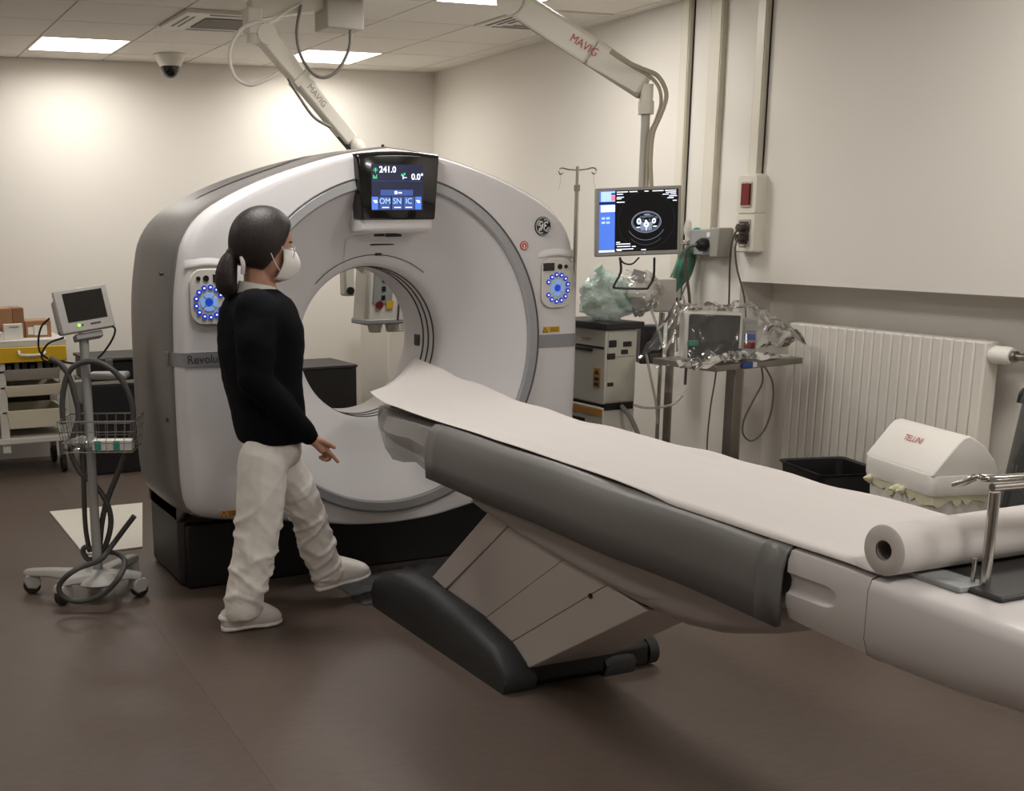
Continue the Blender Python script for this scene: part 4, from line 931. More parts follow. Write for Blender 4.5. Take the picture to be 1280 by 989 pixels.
blob(MB(), bq(798, 366) - _h*.01, .10, .11, .105, .30, 2.2, 7.7, tilt=rot).build('bag_film', 'haze_film', bg, ang=22)
blob(MB(), bq(796, 364) + _h*.02, .075, .09, .085, .25, 2.6, 1.7).build('cloth_bundle', 'paper_label', bg, ang=40)
MB().tube([bq(756, 345), bq(750, 338), bq(747, 334)], [.035, .02, .03], 12, 4).build('bag_neck', 'green_film', bg, ang=30)
MB().obox(bq(783, 358), _r, (Vector((_h.x, _h.y, .5))).normalized(), (Vector((-_h.x*.5, -_h.y*.5, 1))).normalized(), .09, .09, .02).build('wrapped_pack', 'paper_label', bg, bevel=.01)
MB().obox(bq(752, 378), (_r + UP*.4).normalized(), (UP - _r*.4).normalized(), -_h, .05, .018, .006).build('paper_slip', 'paper_label', bg)
MB().obox(bq(795, 345) - _h*.05, (_r - UP*.3).normalized(), (UP + _r*.3).normalized(), -_h, .035, .03, .008).build('grey_pouch', 'monitor_grey', bg, bevel=.004)

# ================================================================== STEEL TABLE WITH WRAPPED MONITOR
stz = .972; sc = Vector((1.60, -.34, 0)); ra = math.radians(7)
sx_, sy_ = Vector((math.cos(ra), math.sin(ra), 0)), Vector((-math.sin(ra), math.cos(ra), 0))
nc = P(895, 457, 2, stz); rc_ = P(1002, 447, 2, stz)
sx_ = (rc_ - nc).normalized(); sx_.z = 0; sx_.normalize(); sy_ = Vector((-sx_.y, sx_.x, 0)); Ls = (rc_ - nc).length + .01
def ST(a, b, z): return nc + sx_*a + sy_*b + UP*(z - stz)
st = thing('steel_table', ST(.12, .2, 0), 'brushed steel pedestal table holding the wrapped patient monitor', 'table')
stt = MB().loft([[ST(a, b, z) for a, b in ((0,0),(Ls,0),(Ls,.40),(0,.40))] for z in (stz - .03, stz)]).build('table_top', 'steel', st, bevel=.004)
pc = PN(915, 520, ST(.12, .2, 0)); pcol = Vector((pc.x, pc.y, 0)); axp = [sx_, sy_, UP]
MB().obox(pcol + UP*(.5*stz - .01), sx_, sy_, UP, .028, .028, .5*stz - .025).build('column', 'steel', st, bevel=.004)
MB().obox(pcol + sx_*.035 + UP*.6, sx_, sy_, UP, .008, .02, .32).build('lift_rail', 'chrome', st)
for sg in (-1, 1): MB().obox(pcol + sy_*(.13*sg) + sx_*.05 + UP*.05, sx_, sy_, UP, .20, .02, .02).build('foot_bar', 'steel', st, bevel=.005)
MB().obox(pcol + UP*.05, sx_, sy_, UP, .03, .15, .02).build('cross_bar', 'steel', st)
MB().obox(ST(.20, -.004, stz - .012), sx_, sy_, UP, .035, .006, .012).build('clamp', 'clip_blue', st, bevel=.003)
MB().obox(ST(.245, -.004, stz - .012), sx_, sy_, UP, .014, .006, .011).build('tag', 'paper_label', st)
cb_ = thing('power_cable', ST(.23, -.01, .6), 'thin dark cable hanging in a long loop below the steel table', 'cable')
MB().tube([PN(a, b, ST(.23, -.02, 0)) for a, b in ((952,458),(953,478),(942,500),(930,525),(929,543),(940,551),(955,538),(965,510),(966,480),(958,462),(954,458))], .0045, 6, 5).build('loop', 'cable_dark', cb_)
MB().tube([PN(a, b, ST(.03, .05, 0)) for a, b in ((896,458),(893,480),(888,510),(884,552),(884,590))], .004, 6, 5).build('hanging_lead', 'cable_dark', cb_)
pmb = ST(.13, .17, stz)
pm = thing('patient_monitor', pmb, 'dark-screened patient monitor under crumpled clear plastic on the steel table', 'monitor')
pq = lambda a, b, o=0: PN(a, b, pmb - _h*(.06 + o))
c4 = [pq(862, 374), pq(926, 376), pq(925, 431), pq(861, 429)]
pc_ = sum(c4, Vector())/4; px_ = ((c4[1] - c4[0]) + (c4[2] - c4[3])); phw = px_.length/4; px_.normalize(); pn_ = px_.cross(UP); phh = (c4[0] - c4[3]).length/2
zb = stz + .003; phh = max(phh, .09); pc_.z = zb + phh + .012
MB().obox(pc_ - pn_*.06, px_, pn_, UP, phw + .016, .055, phh + .012).build('housing', 'device_white', pm, bevel=.012)
MB().obox(pc_ - pn_*.002, px_, pn_, UP, phw, .005, phh).build('screen', 'crt_dark', pm, bevel=.006)
MB().obox(pc_ + px_*(phw + .05) - pn_*.06, px_, pn_, UP, .036, .05, phh*.85).build('module_rack', 'monitor_grey', pm, bevel=.006)
for k in range(3): MB().obox(pc_ + px_*(phw + .05) - pn_*.008 + UP*(.045 - .04*k), px_, pn_, UP, .026, .004, .014).build('module', ('rail_grey', 'clip_blue', 'switch_red')[k], pm, bevel=.002)
# clear film: draped grid over monitor, crumpled over the table edge
fg = []
NS, NT = 46, 26
for i in range(NS + 1):
    u = i/NS; row = []
    for j in range(NT + 1):
        v = j/NT
        a = -.14 + (Ls + .13)*u; b = -.05 + .42*v
        h = .03 + .015*abs(noise.noise(Vector((a*14, b*14, 2))))
        w = Vector(ST(a, b, 0)); loc = w - Vector((pc_.x, pc_.y, 0)) + pn_*.06; loc.z = 0
        lx, ly = loc.dot(px_), loc.dot(pn_)
        dx, dy = max(0, abs(lx - .03) - (phw + .06)), max(0, abs(ly) - .07); dd = math.hypot(dx*(.42 if lx > 0 else .8), dy)
        h = max(h, (2*phh + .045) - dd*1.7) if dd < .16 else h
        h += .045*abs(noise.noise(Vector((a*11, b*9, 5)))) + .022*noise.noise(Vector((a*24, b*24, 1)))
        if a < -.01: h -= (abs(a) - .01)*.25
        row.append(ST(a, b, stz + max(.004, h) if a > -.0 else stz + h))
    fg.append(row)
MB().loft(fg, closed=False).build('plastic_cover', 'clear_film', pm, ang=22)
hang = []
for i in range(15):
    u = i/14.; row = []
    for j in range(13):
        v = j/12.; w = (.15 - .05*v)
        p = PN(822 + 26*v*.5, 440 + 50*v, ST(-.13, .05, 0)) + _r*(w*(u - .3)) + _h*(.04*noise.noise(Vector((u*5, v*3, 7))) - .03)
        row.append(p + UP*(.02*noise.noise(Vector((u*6, v*2, 2)))))
    hang.append(row)
MB().loft(hang, closed=False).build('plastic_tail', 'clear_film', pm, ang=22)
pl = []
for i in range(25):
    u = i/24.; row = []
    for j in range(15):
        v = j/14.; a, b = -.17 + (.56)*u, -.06 + .15*v
        row.append(ST(a, b, stz + .016 + .075*abs(noise.noise(Vector((a*13, b*18, 11)))) + .014*math.sin(a*40 + b*30)*noise.noise(Vector((a*6, b*6, 2))) - (max(0, -a)*.15)))
    pl.append(row)
MB().loft(pl, closed=False).build('plastic_fold', 'haze_film', pm, ang=22)
MB().obox(pq(866, 429, .08), _r, UP, -_h, .024, .012, .01).build('green_clip', 'knob_teal', pm, bevel=.004)
pp = thing('paper_pile', ST(.42, .12, stz), 'small pile of papers at the right end of the steel table', 'papers')
for k in range(3): MB().obox(ST(.43 + .01*k, .12, stz + .003 + .003*k), (sx_ + sy_*.1*k).normalized(), (sy_ - sx_*.1*k).normalized(), UP, .09, .10, .0012).build('paper_sheet', 'paper_label' if k != 1 else 'green_cloth', pp)

# ================================================================== WALL OXYGEN SET, SUCTION STAND
s_, z_ = wall_s(862, 292)
rb = thing('resuscitator_bag', WR(s_ - .05, .12, 1.3), 'green resuscitator bag hanging from the wall oxygen outlet', 'resuscitator')
wq = lambda a, b, d=.30: PN(a, b, WR(s_, d, 0))
for a, b in ((860, 284), (862, 300)): MB().lathe([(0, -.04), (.018, -.04), (.022, -.01), (.016, .03), (0, .04)], wq(a, b), n=14).build('flow_meter', 'tube_clear', rb)
MB().box(wq(860, 295).x - .02, wq(860, 295).x + .26, wq(860, 295).y - .02, wq(860, 295).y + .02, wq(860, 306).z, wq(860, 300).z).build('outlet_block', 'chrome', rb, bevel=.004)
MB().ellip(wq(871, 293), .032, .032, .036).build('valve_knob', 'knob_teal', rb)
MB().tube([wq(875, 296), wq(868, 302), wq(862, 308)], .02, 10, 4).build('inlet_tube', 'clip_blue', rb)
MB().tube([wq(a, b) for a, b in ((863,308),(861,316),(857,328),(852,342),(847,354),(843,366))], [.016,.038,.048,.046,.034,.008], 14, 5).build('squeeze_bag', 'bag_green', rb)
MB().tube([wq(a, b) for a, b in ((862,307),(857,330),(849,350),(838,380),(835,410),(836,440))], .05, 10, 5).build('reservoir_film', 'clear_film', rb, ang=30)
MB().tube([wq(a, b) for a, b in ((845,372),(845,378))], .012, 8).build('clip', 'clip_blue', rb)
MB().tube([wq(a, b) for a, b in ((845,376),(850,395),(856,398),(858,385),(853,368))], .006, 6, 5).build('oxygen_line', 'tube_clear', rb)
ssb = Vector((1.70, .30, 0)); ss = thing('suction_stand', ssb, 'dark steel equipment stand with a grey unit behind the steel table', 'equipment stand')
sq_ = lambda a, b: PN(a, b, ssb)
p_ = sq_(836, 480); p_.z = 0
MB().cyl(p_ + UP*.06, p_ + UP*1.18, .022, 14).build('pole', 'steel', ss); MB().cyl(p_ - _r*.05 + UP*.06, p_ - _r*.05 + UP*1.15, .010, 12).build('side_rod', 'chrome', ss)
MB().obox(sq_(826, 368) - _h*.05, _r, UP, -_h, .055, .085, .05).build('grey_unit', 'grey_box', ss, bevel=.008)
MB().obox(sq_(812, 430), _r, UP, -_h, .06, .10, .05).build('canister_box', 'dark_plastic', ss, bevel=.008)
star_base(ss, p_, .2, 5, 'steel', .05)
for pts in (((806,385),(815,410),(822,435)),((845,388),(838,410),(826,430),(822,440)),((800,440),(806,470),(812,500),(814,525)),((780,500),(800,505),(830,502),(845,490))):
    MB().tube([sq_(*w) - _h*.14 for w in pts], .007, 8, 5).build('suction_tube', 'tube_clear', ss)

# ================================================================== BINS AND CHAIR ON THE RIGHT
bz = .655
f0, f1, f2 = P(1080, 571, 2, bz), P(1165, 599, 2, bz), P(1219, 586, 2, bz)
bxv = (f1 - f0); Lb = bxv.length; bxv.normalize(); byv = Vector((-bxv.y, bxv.x, 0)); 
if byv.dot(f2 - f1) < 0: byv = -byv
Wb = (f2 - f1).dot(byv)
def BN(u, v, z, k=1):   # u along the long side, v across, k shrink about the middle
    return f0 + bxv*(Lb/2 + (u - .5)*Lb*k) + byv*(Wb/2 + (v - .5)*Wb*k) + UP*(z - bz)
bn = thing('waste_bin', BN(.5, .5, 0), 'white waste bin with a sloped lid and pale yellow liner by the radiator', 'bin')
def bring(z, k, r=.03):
    pl_ = rrect(Lb/2*k, Wb/2*k, r); return [BN(.5, .5, z) + bxv*a + byv*b for a, b in pl_]
MB().loft([bring(z, k) for z, k in ((0, .78), (.03, .80), (.60, .93), (.62, .93))]).build('bin_body', 'bin_white', bn)
MB().loft([bring(z, k) for z, k in ((.585, .985), (.60, 1.0), (.655, 1.0), (.663, .985))]).build('lid_rim', 'bin_white', bn)
prof = [(.0, .66), (.0, .670), (.34, .785), (.42, .806), (.52, .812), (.74, .775), (.92, .72), (1.0, .670), (1.0, .66)]
MB().loft([[BN(u, .02 + .96*v, z) for v, z in prof] for u in (.01, .03, .97, .99)], (True, True)).build('lid', 'bin_white', bn, bevel=.012)
ln0, ln1 = BN(.5, .02 + .96*.0, .670), BN(.5, .02 + .96*.34, .785); ldir = (ln1 - ln0).normalized(); lnn = bxv.cross(ldir)
if lnn.z < 0: lnn = -lnn
tex = bxv
text('lid_lettering', 'TELLINI', ln0 + (ln1 - ln0)*.78 - bxv*.02 + lnn*.003, tex, ldir if tex.cross(ldir).z > 0 else -ldir, .036, 'print_red', bn, shear=0)
lin_ = []
for k in range(61):
    t = 2*PI*k/60; n_ = abs(noise.noise(Vector((math.cos(t)*3, math.sin(t)*3, 4))))
    a, b = math.cos(t), math.sin(t); m_ = max(abs(a), abs(b)); a /= m_; b /= m_
    o_ = BN(.5, .5, 0)
    lin_.append([o_ + bxv*a*Lb/2*(.955 + .02*n_) + byv*b*Wb/2*(.955 + .02*n_) + UP*z for z in (.60, .585 - .015*n_, .565 - .06*n_)])
MB().loft(lin_, closed=False).build('liner', 'bag_yellow', bn, ang=50)
for k, (u, s2) in enumerate(((.12, .03), (.55, .045), (.62, .035))): blob(MB(), BN(u, .0, .578), s2, .010, .014, .3, 3, k + 2., 18, 12).build('liner_knot', 'bag_yellow', bn)
bk = P(1040, 586, 2, .55); 
kb = thing('black_bin', (bk.x, bk.y, 0), 'open black plastic bin between the table and the radiator', 'bin')
def kring(z, a, b): return [Vector((bk.x, bk.y, z)) + bxv*x + byv*y for x, y in rrect(a, b, .03)]
MB().loft([kring(0, .14, .11), kring(.55, .18, .15), kring(.56, .19, .16), kring(.565, .19, .16), kring(.56, .172, .142), kring(.02, .13, .10)]).build('bin_shell', 'black_plastic', kb)
ch = thing('vinyl_chair', (1.36, -2.12, 0), 'dark vinyl chair in clear plastic at the right edge of the picture', 'chair')
cq = lambda a, b: PN(a, b, Vector((1.30, -2.13, 0)))
cc = cq(1278, 545); bx = _r.copy(); 
bp = [(-.03, -.24), (.30, -.24), (.33, -.1), (.32, .10), (.28, .145), (.05, .145), (.01, .13)]
plate(MB(), cq(1276, 550), _r, (UP + _r*.06 + _h*.08).normalized(), -_h, bp, -.05).build('backrest', 'chair_vinyl', ch, bevel=.015)
MB().tube([cq(1280, 505) + _h*.02, cq(1284, 492) + _h*.02, cq(1292, 488) + _h*.02], .014, 10, 4).build('back_tube', 'black_plastic', ch)
plate(MB(), cq(1266, 560), _r, UP, -_h, [(-.06, -.28), (.34, -.28), (.36, .2), (.03, .24), (-.01, .1)], .012).build('plastic_cover', 'clear_film', ch)
seat_c = cq(1300, 640); MB().obox(seat_c - _h*.20 + UP*(.45 - seat_c.z) + _r*.04, _r, _h, UP, .20, .20, .035).build('seat', 'chair_vinyl', ch, bevel=.02)
for a in (-1, 1):
    for b in (-1, 1):
        tp = seat_c - _h*.20 + _r*.04 + _r*a*.17 + _h*b*.17; MB().cyl(Vector((tp.x, tp.y, 0)), Vector((tp.x, tp.y, .42)), .013, 12).build('leg', 'chrome', ch)
for a in (-1, 1):
    tp = seat_c + _r*.04 + _r*a*.14; MB().tube([Vector((tp.x, tp.y, .44)), Vector((tp.x, tp.y, .6)) + _h*.02, Vector((tp.x, tp.y, .8)) + _h*.0], .012, 10, 3).build('back_support', 'chrome', ch)

# ================================================================== LEFT SIDE: vital-signs trolley
tc = Vector((-1.31, .36, 0)); tr = thing('monitor_trolley', tc, 'grey rolling stand with a small monitor, wire basket and coiled dark hoses', 'trolley')
tq = lambda a, b, o=0: PN(a, b, tc - _h*o)
hub = P(123, 722, 2, .10); hub.z = 0
MB().lathe([(0, .075), (.085, .075), (.10, .085), (.085, .105), (.045, .125), (.03, .14), (0, .14)], hub, n=24).build('base_hub', 'trolley_light', tr)
for (a, b) in ((36, 741), (79, 756), (175, 746), (184, 712), (112, 705)):
    e = P(a, b, 2, 0); dv = (e - hub); L_ = dv.length
    if L_ > .36: e = hub + dv*(.34/L_); dv = e - hub
    dn = dv.normalized(); sn = Vector((-dn.y, dn.x, 0))
    rg = []
    for t, w, z0, z1 in ((.0, .05, .075, .125), (.35, .04, .085, .13), (.7, .033, .09, .125), (1.0, .03, .085, .115), (1.1, .02, .088, .108)):
        o_ = hub + dv*t; rg.append([o_ - sn*w + UP*z0, o_ + sn*w + UP*z0, o_ + sn*w*.8 + UP*z1, o_ - sn*w*.8 + UP*z1])
    MB().loft(rg).build('base_leg', 'trolley_light', tr, bevel=.008)
    cs = thing  # casters are parts with a wheel below a fork
    fk = MB().prism([(-.042, .045), (-.034, .08), (-.01, .095), (.024, .09), (.034, .06), (.02, .03), (-.02, .024)], 1, -.028, .028)
    wl = MB().lathe([(0, -.018), (.032, -.018), (.039, -.011), (.039, .011), (.032, .018), (0, .018)], (0, 0, 0), 'Y', 20)
    an = math.atan2(dn.y, dn.x) + .5; R_ = Matrix.Rotation(an, 3, 'Z')
    fk.v = [R_ @ w + e for w in fk.v]; wl.v = [R_ @ (w + Vector((0, 0, .0395))) + e for w in wl.v]
    fko = fk.build('caster_fork', 'trolley_light', tr, bevel=.006); wl.build('caster_wheel', 'rubber', fko)
ptop = tq(103, 428); pz = ptop.z
pb = Vector((hub.x, hub.y, .12)); pt2 = Vector((tq(105, 428).x, tq(105, 428).y, pz))
MB().cyl(pb, pt2 + UP*.04, .021, 18).build('pole', 'trolley_grey', tr)
tcen = [tq(66, 362), tq(129, 354), tq(140, 411), tq(82, 421)]
mcn = sum(tcen, Vector())/4; mx_ = ((tcen[1] - tcen[0]) + (tcen[2] - tcen[3])).normalized(); mx_ = (mx_*math.cos(.45) + _h*math.sin(.45)).normalized(); my_ = ((tcen[0] - tcen[3]) + (tcen[1] - tcen[2])).normalized(); my_ = (my_ - mx_*my_.dot(mx_) - _h*(-.18)).normalized(); my_ = (my_ - mx_*my_.dot(mx_)).normalized(); mz_ = mx_.cross(my_)
mhw, mhh = .116, .094
MB().obox(mcn, mx_, my_, mz_, mhw, mhh, .018).build('monitor_bezel', 'trolley_light', tr, bevel=.006)
MB().obox(mcn - mz_*.06 - mx_*.012 - my_*.008, mx_, my_, mz_, mhw*.86, mhh*.8, .045).build('monitor_body', 'trolley_grey', tr, bevel=.012)
MB().obox(mcn - mz_*.11 - mx_*.03, mx_, my_, mz_, mhw*.6, mhh*.55, .02).build('monitor_back', 'trolley_grey', tr, bevel=.01)
MB().obox(mcn + mz_*.0165 + my_*.014 + mx_*.006, mx_, my_, mz_, mhw*.74, mhh*.66, .003).build('monitor_screen', 'crt_dark', tr)
MB().cyl(mcn + mz_*.018 - my_*.066 - mx_*.038, mcn + mz_*.022 - my_*.066 - mx_*.038, .006, 12).build('power_light', 'led_green', tr)
MB().cyl(mcn + mz_*.018 - my_*.066 - mx_*.022, mcn + mz_*.021 - my_*.066 - mx_*.022, .004, 10).build('power_key', 'dark_plastic', tr)
MB().obox(mcn + mz_*.019 - my_*.066 + mx_*.035, mx_, my_, mz_, .022, .003, .001).build('maker_mark', 'print_dark', tr)
MB().obox(mcn - my_*(mhh + .018) - mz_*.03, mx_, my_, mz_, .06, .014, .035).build('tilt_mount', 'trolley_grey', tr, bevel=.006)
# arm-rest tray, basket
tk = tq(135, 470); MB().obox(tk + _h*.02, _r, _h, UP, .085, .05, .014).build('shelf_arm', 'trolley_grey', tr, bevel=.01)
MB().obox(tq(103, 490), _r, _h, UP, .035, .03, .05).build('pole_clamp', 'trolley_grey', tr, bevel=.006)
bw = []; bc_ = (tq(77, 528) + tq(180, 520))/2; bxr = _r*1.0; hwb, hdb = .165, .12
zt0, zb0 = .805, .67
cb0 = Vector((tq(130, 540).x, tq(130, 540).y, 0)) - _h*.04
def bk_(u, v, z, k=1): return cb0 + _r*(hwb*u*k) + _h*(hdb*v*k) + UP*z
for z, k, r in ((zt0, 1, .0035), (zt0 - .045, .97, .002), (zb0 + .04, .93, .002), (zb0, .9, .003)):
    MB().tube([bk_(-1,-1,z,k), bk_(1,-1,z,k), bk_(1,1,z,k), bk_(-1,1,z,k)], r, 6, closed=True).build('basket_ring', 'wire_chrome', tr)
for k in range(9):
    u = -1 + 2*k/8.
    for v in (-1, 1): MB().tube([bk_(u, v, zt0), bk_(u, v, zb0, .9)], .0017, 5).build('basket_wire', 'wire_chrome', tr)
    MB().tube([bk_(u, -1, zb0, .9), bk_(u, 1, zb0, .9)], .0017, 5).build('basket_wire', 'wire_chrome', tr)
for k in range(1, 5):
    v = -1 + 2*k/5.
    for u in (-1, 1): MB().tube([bk_(u, v, zt0), bk_(u, v, zb0, .9)], .0017, 5).build('basket_wire', 'wire_chrome', tr)
box_ = thing('medicine_box', bk_(.35, -.4, zb0 + .003), 'small white and green carton lying in the wire basket', 'carton')
MB().obox(bk_(.35, -.5, zb0 + .026), _r, _h, UP, .085, .03, .022).build('carton', 'paper_label', box_, bevel=.002)
for dx in (-.06, .02): MB().obox(bk_(.35, -.5, zb0 + .026) + _r*dx - _h*.0305, _r, _h, UP, .014, .001, .02).build('print_block', 'teal_print', box_)
wpk = thing('clear_pack', bk_(-.45, -.3, zb0 + .003), 'clear plastic pack lying at the left of the wire basket', 'plastic pack')
blob(MB(), bk_(-.45, -.3, zb0 + .032), .07, .045, .026, .2, 3, 1.5, 24, 14).build('pack_film', 'haze_film', wpk, ang=30)
sh2 = MB(); 
hoses = [([(62,448),(75,455),(86,470),(92,490),(98,520),(90,550),(88,565),(100,590),(122,610),(136,635),(138,660),(128,690),(112,700),(104,690),(108,684),(122,690)], .0125),
         ([(79,530),(78,500),(84,470),(96,456),(118,452),(140,462),(155,480),(166,510),(164,545),(150,585),(136,620),(128,650),(124,690)], .0125),
         ([(104,545),(104,580),(105,620),(107,660),(112,690)], .011),
         ([(168,645),(155,662),(140,682),(125,700),(95,712),(75,730),(78,745),(100,752),(130,742),(150,720),(156,702),(146,692),(130,690)], .012)]
for hk, (pts, r) in enumerate(hoses): MB().tube([tq(a, b, .05 + (.26 if hk == 3 and 3 < i_ < 10 else .12 if hk == 3 and i_ in (3, 10) else 0)) for i_, (a, b) in enumerate(pts)], r, 10, 6).build('hose', 'hose_grey', tr)
for pts in (((62,398),(52,408),(48,425),(50,440),(60,449)), ((80,422),(60,430),(52,445),(58,452),(75,452),(95,454),(105,444)), ((138,406),(144,412),(140,425),(130,440),(122,448))):
    MB().tube([tq(a, b, -.02) for a, b in pts], .0045, 6, 5).build('cable', 'cable_black', tr)

# white board on the floor
wb = [P(62, 640, 2, .006), P(178, 629, 2, .006), P(178, 684, 2, .006), P(105, 693, 2, .006)]
o = MB().loft([[Vector((p.x, p.y, z)) for p in wb] for z in (.001, .009)]).build('floor_board', 'board_white', None, smooth=False, org=(wb[0].x + .2, wb[3].y + .4, 0))
tag(o, 'white rectangular board lying on the floor behind the rolling stand', 'board')

# ================================================================== DRAWER CART AT THE BACK WALL
yc = 3.25; cx1 = Y_(84, 450, yc).x; cx0 = cx1 - 1.05; ct = Y_(40, 424, yc).z
dc = thing('drawer_cart', (cx1 - .5, yc + .25, 0), 'white supply cart with a yellow drawer row against the back wall', 'cart')
box('cart_top', 'cart_white', dc, cx0, cx1, yc - .02, yc + .52, ct - .05, ct, bevel=.008)
px1 = Y_(4, 500, yc).x
for x in (cx0 + .03, px1, cx1 - .03):
    for y in (yc + .02, yc + .48): box('post', 'cart_white', dc, x - .028, x + .028, y - .02, y + .02, .16, ct - .05, bevel=.004)
box('bottom_shelf', 'cart_white', dc, cx0, cx1, yc - .02, yc + .52, .22, .26, bevel=.006)
box('back_panel', 'dark_plastic', dc, cx0 + .03, cx1 - .03, yc + .47, yc + .49, .26, ct - .05, smooth=False)
zd0, zd1 = Y_(40, 452, yc).z, Y_(40, 433, yc).z
for a, b in ((cx0 + .01, px1 - .035), (px1 - .03, cx1 - .005)):
    d_ = box('yellow_drawer', 'yellow_plastic', dc, a, b, yc - .03, yc + .44, zd0, zd1, bevel=.005)
    m_ = (a + b)/2; MB().tube([Vector((m_ - .08, yc - .03, zd1 - .025)), Vector((m_ - .07, yc - .06, zd1 - .05)), Vector((m_ + .07, yc - .06, zd1 - .05)), Vector((m_ + .08, yc - .03, zd1 - .025))], .009, 8, 3).build('handle', 'cart_white', d_)
    for k, (pa, pb2, m2) in enumerate(((475, 461, 'tray_clear'), (495, 481, 'tray_cream'), (535, 512, 'tray_cream'))):
        z0, z1 = Y_(40, pa, yc).z, Y_(40, pb2, yc).z
        t_ = MB(); a2, b2 = a + .045, b - .045
        t_.loft([[Vector((x, y, z)) for x, y in ((a2 + i, yc - .015 + i), (b2 - i, yc - .015 + i), (b2 - i, yc + .42 - i), (a2 + i, yc + .42 - i))] for z, i in ((z0, .015), (z1, 0), (z1, .012), (z0 + .01, .024))])
        to = t_.build('tray', m2, dc, bevel=.003)
        if k == 0:
            for q_ in range(7): MB().box(a2 + .03 + q_*.05, a2 + .06 + q_*.05, yc + .05, yc + .3, z0 + .01, z1 + .02 + .015*(q_ % 3)).build('supplies', ('dark_cloth', 'rail_grey', 'dark_plastic')[q_ % 3], to)
        for x in (a2 - .012, b2 + .012): MB().box(x - .012, x + .012, yc, yc + .42, z1 - .02, z1 - .008).build('runner', 'cart_white', to)
for x in (cx0 + .06, cx1 - .06):
    for y in (yc + .05, yc + .45): MB().cyl((x - .015, y, .06), (x + .015, y, .06), .06, 18).build('caster', 'rubber', dc); MB().box(x - .02, x + .02, y - .02, y + .02, .10, .22).build('caster_stem', 'steel', dc)
def cbox(name, x0, x1, y0, y1, z0, z1, m, label, lab=None, flaps=True):
    t_ = thing(name, ((x0 + x1)/2, (y0 + y1)/2, z0), label, 'box', 'cardboard boxes on the supply cart')
    box('carton', m, t_, x0, x1, y0, y1, z0, z1, bevel=.003)
    box('tape', 'cable_cream', t_, x0 - .001, x1 + .001, (y0 + y1)/2 - .025, (y0 + y1)/2 + .025, z1 - .05, z1 + .0012, smooth=False)
    for (a, b, c, d) in lab or []: box('box_label', 'paper_label', t_, x0 + a, x0 + b, y0 - .002, y0 + .002, z0 + c, z0 + d, smooth=False)
    return t_
yb = yc + .12
xa, xb, xc_ = Y_(0, 410, yb).x - .25, Y_(17, 410, yb).x, Y_(31, 410, yb).x
cbox('cardboard_box', xa, xb - .003, yb, yb + .25, ct, Y_(5, 386, yb).z, 'cardboard', 'tall brown cardboard box at the left end of the supply cart')
cbox('cardboard_box', xb, xc_, yb, yb + .25, ct, Y_(25, 385, yb).z, 'cardboard_dark', 'narrow brown cardboard box beside the tall one on the supply cart')
cbox('cardboard_box', xc_ + .004, Y_(64, 410, yb).x, yb, yb + .22, ct, Y_(50, 401, yb).z, 'cardboard', 'low brown cardboard box with white labels behind the small monitor', [(.015, .05, .02, .07), (.055, .14, .015, .08)])
x = Y_(18, 420, yc + .04).x
t_ = thing('paper_carton', (x, yc + .05, ct), 'small white carton standing in front of the cardboard boxes', 'carton'); box('carton', 'paper_label', t_, x - .065, x + .055, yc + .03, yc + .08, ct, ct + .10, bevel=.002); box('print_line', 'rail_grey', t_, x - .03, x + .03, yc + .0285, yc + .031, ct + .075, ct + .085)
t_ = thing('glove_box', (x - .16, yc + .05, ct), 'low white box lying at the left end of the cart top', 'carton'); box('carton', 'paper_label', t_, x - .24, x - .07, yc + .01, yc + .10, ct, ct + .05, bevel=.003); box('opening', 'rail_grey', t_, x - .2, x - .11, yc + .035, yc + .075, ct + .049, ct + .0508)
# black equipment trunk left of the scanner and black cabinet behind it
yk = 3.05; k0, k1 = Y_(110, 480, yk).x, Y_(160, 480, yk).x + .55
bt = thing('storage_chest', ((k0 + k1)/2, yk + .25, 0), 'black storage trunk behind the rolling stand at the back wall', 'trunk')
zz0, zz1 = Y_(130, 448, yk).z, Y_(130, 477, yk).z
box('trunk_body', 'black_plastic', bt, k0, k1, yk, yk + .5, .0, zz1 - .02, bevel=.01); box('pale_strip', 'tray_clear', bt, k0 - .005, k1 + .005, yk - .006, yk + .505, zz1 - .02, zz1 + .0, bevel=.003)
box('upper_case', 'black_plastic', bt, k0 + .01, k1 - .01, yk + .03, yk + .48, zz1, zz0 - .02, bevel=.012); box('lid', 'dark_plastic', bt, k0, k1, yk + .0, yk + .5, zz0 - .02, zz0, bevel=.006)
box('latch', 'steel', bt, k0 + .12, k0 + .17, yk - .008, yk + .01, zz0 - .05, zz0 - .01, bevel=.002)
yk = 2.9; k0, k1 = Y_(372, 480, yk).x - .1, Y_(446, 480, yk).x; zz = Y_(420, 457, yk).z
bcb = thing('black_cabinet', ((k0 + k1)/2, yk + .25, 0), 'low black cabinet seen through the scanner bore', 'cabinet')
box('cabinet_body', 'black_plastic', bcb, k0, k1, yk, yk + .5, .02, zz - .02, bevel=.006); box('cabinet_top', 'dark_plastic', bcb, k0 - .005, k1 + .005, yk - .01, yk + .5, zz - .02, zz, bevel=.004)
box('door_gap', 'rubber', bcb, (k0 + k1)/2 - .002, (k0 + k1)/2 + .002, yk - .002, yk + .01, .06, zz - .03); box('plinth', 'rubber', bcb, k0 + .02, k1 - .02, yk + .03, yk + .48, 0, .03)
yk = 2.95; k0 = Y_(485, 420, yk).x; zz = Y_(490, 395, yk).z
wc = thing('white_cabinet', (k0 + .2, yk + .2, 0), 'white cabinet with a perforated grille seen at the right of the bore', 'cabinet')
box('cabinet_body', 'cabinet_white', wc, k0, k0 + .42, yk, yk + .5, 0, zz, bevel=.01)
ga, gb = Y_(491, 402, yk), Y_(510, 414, yk)
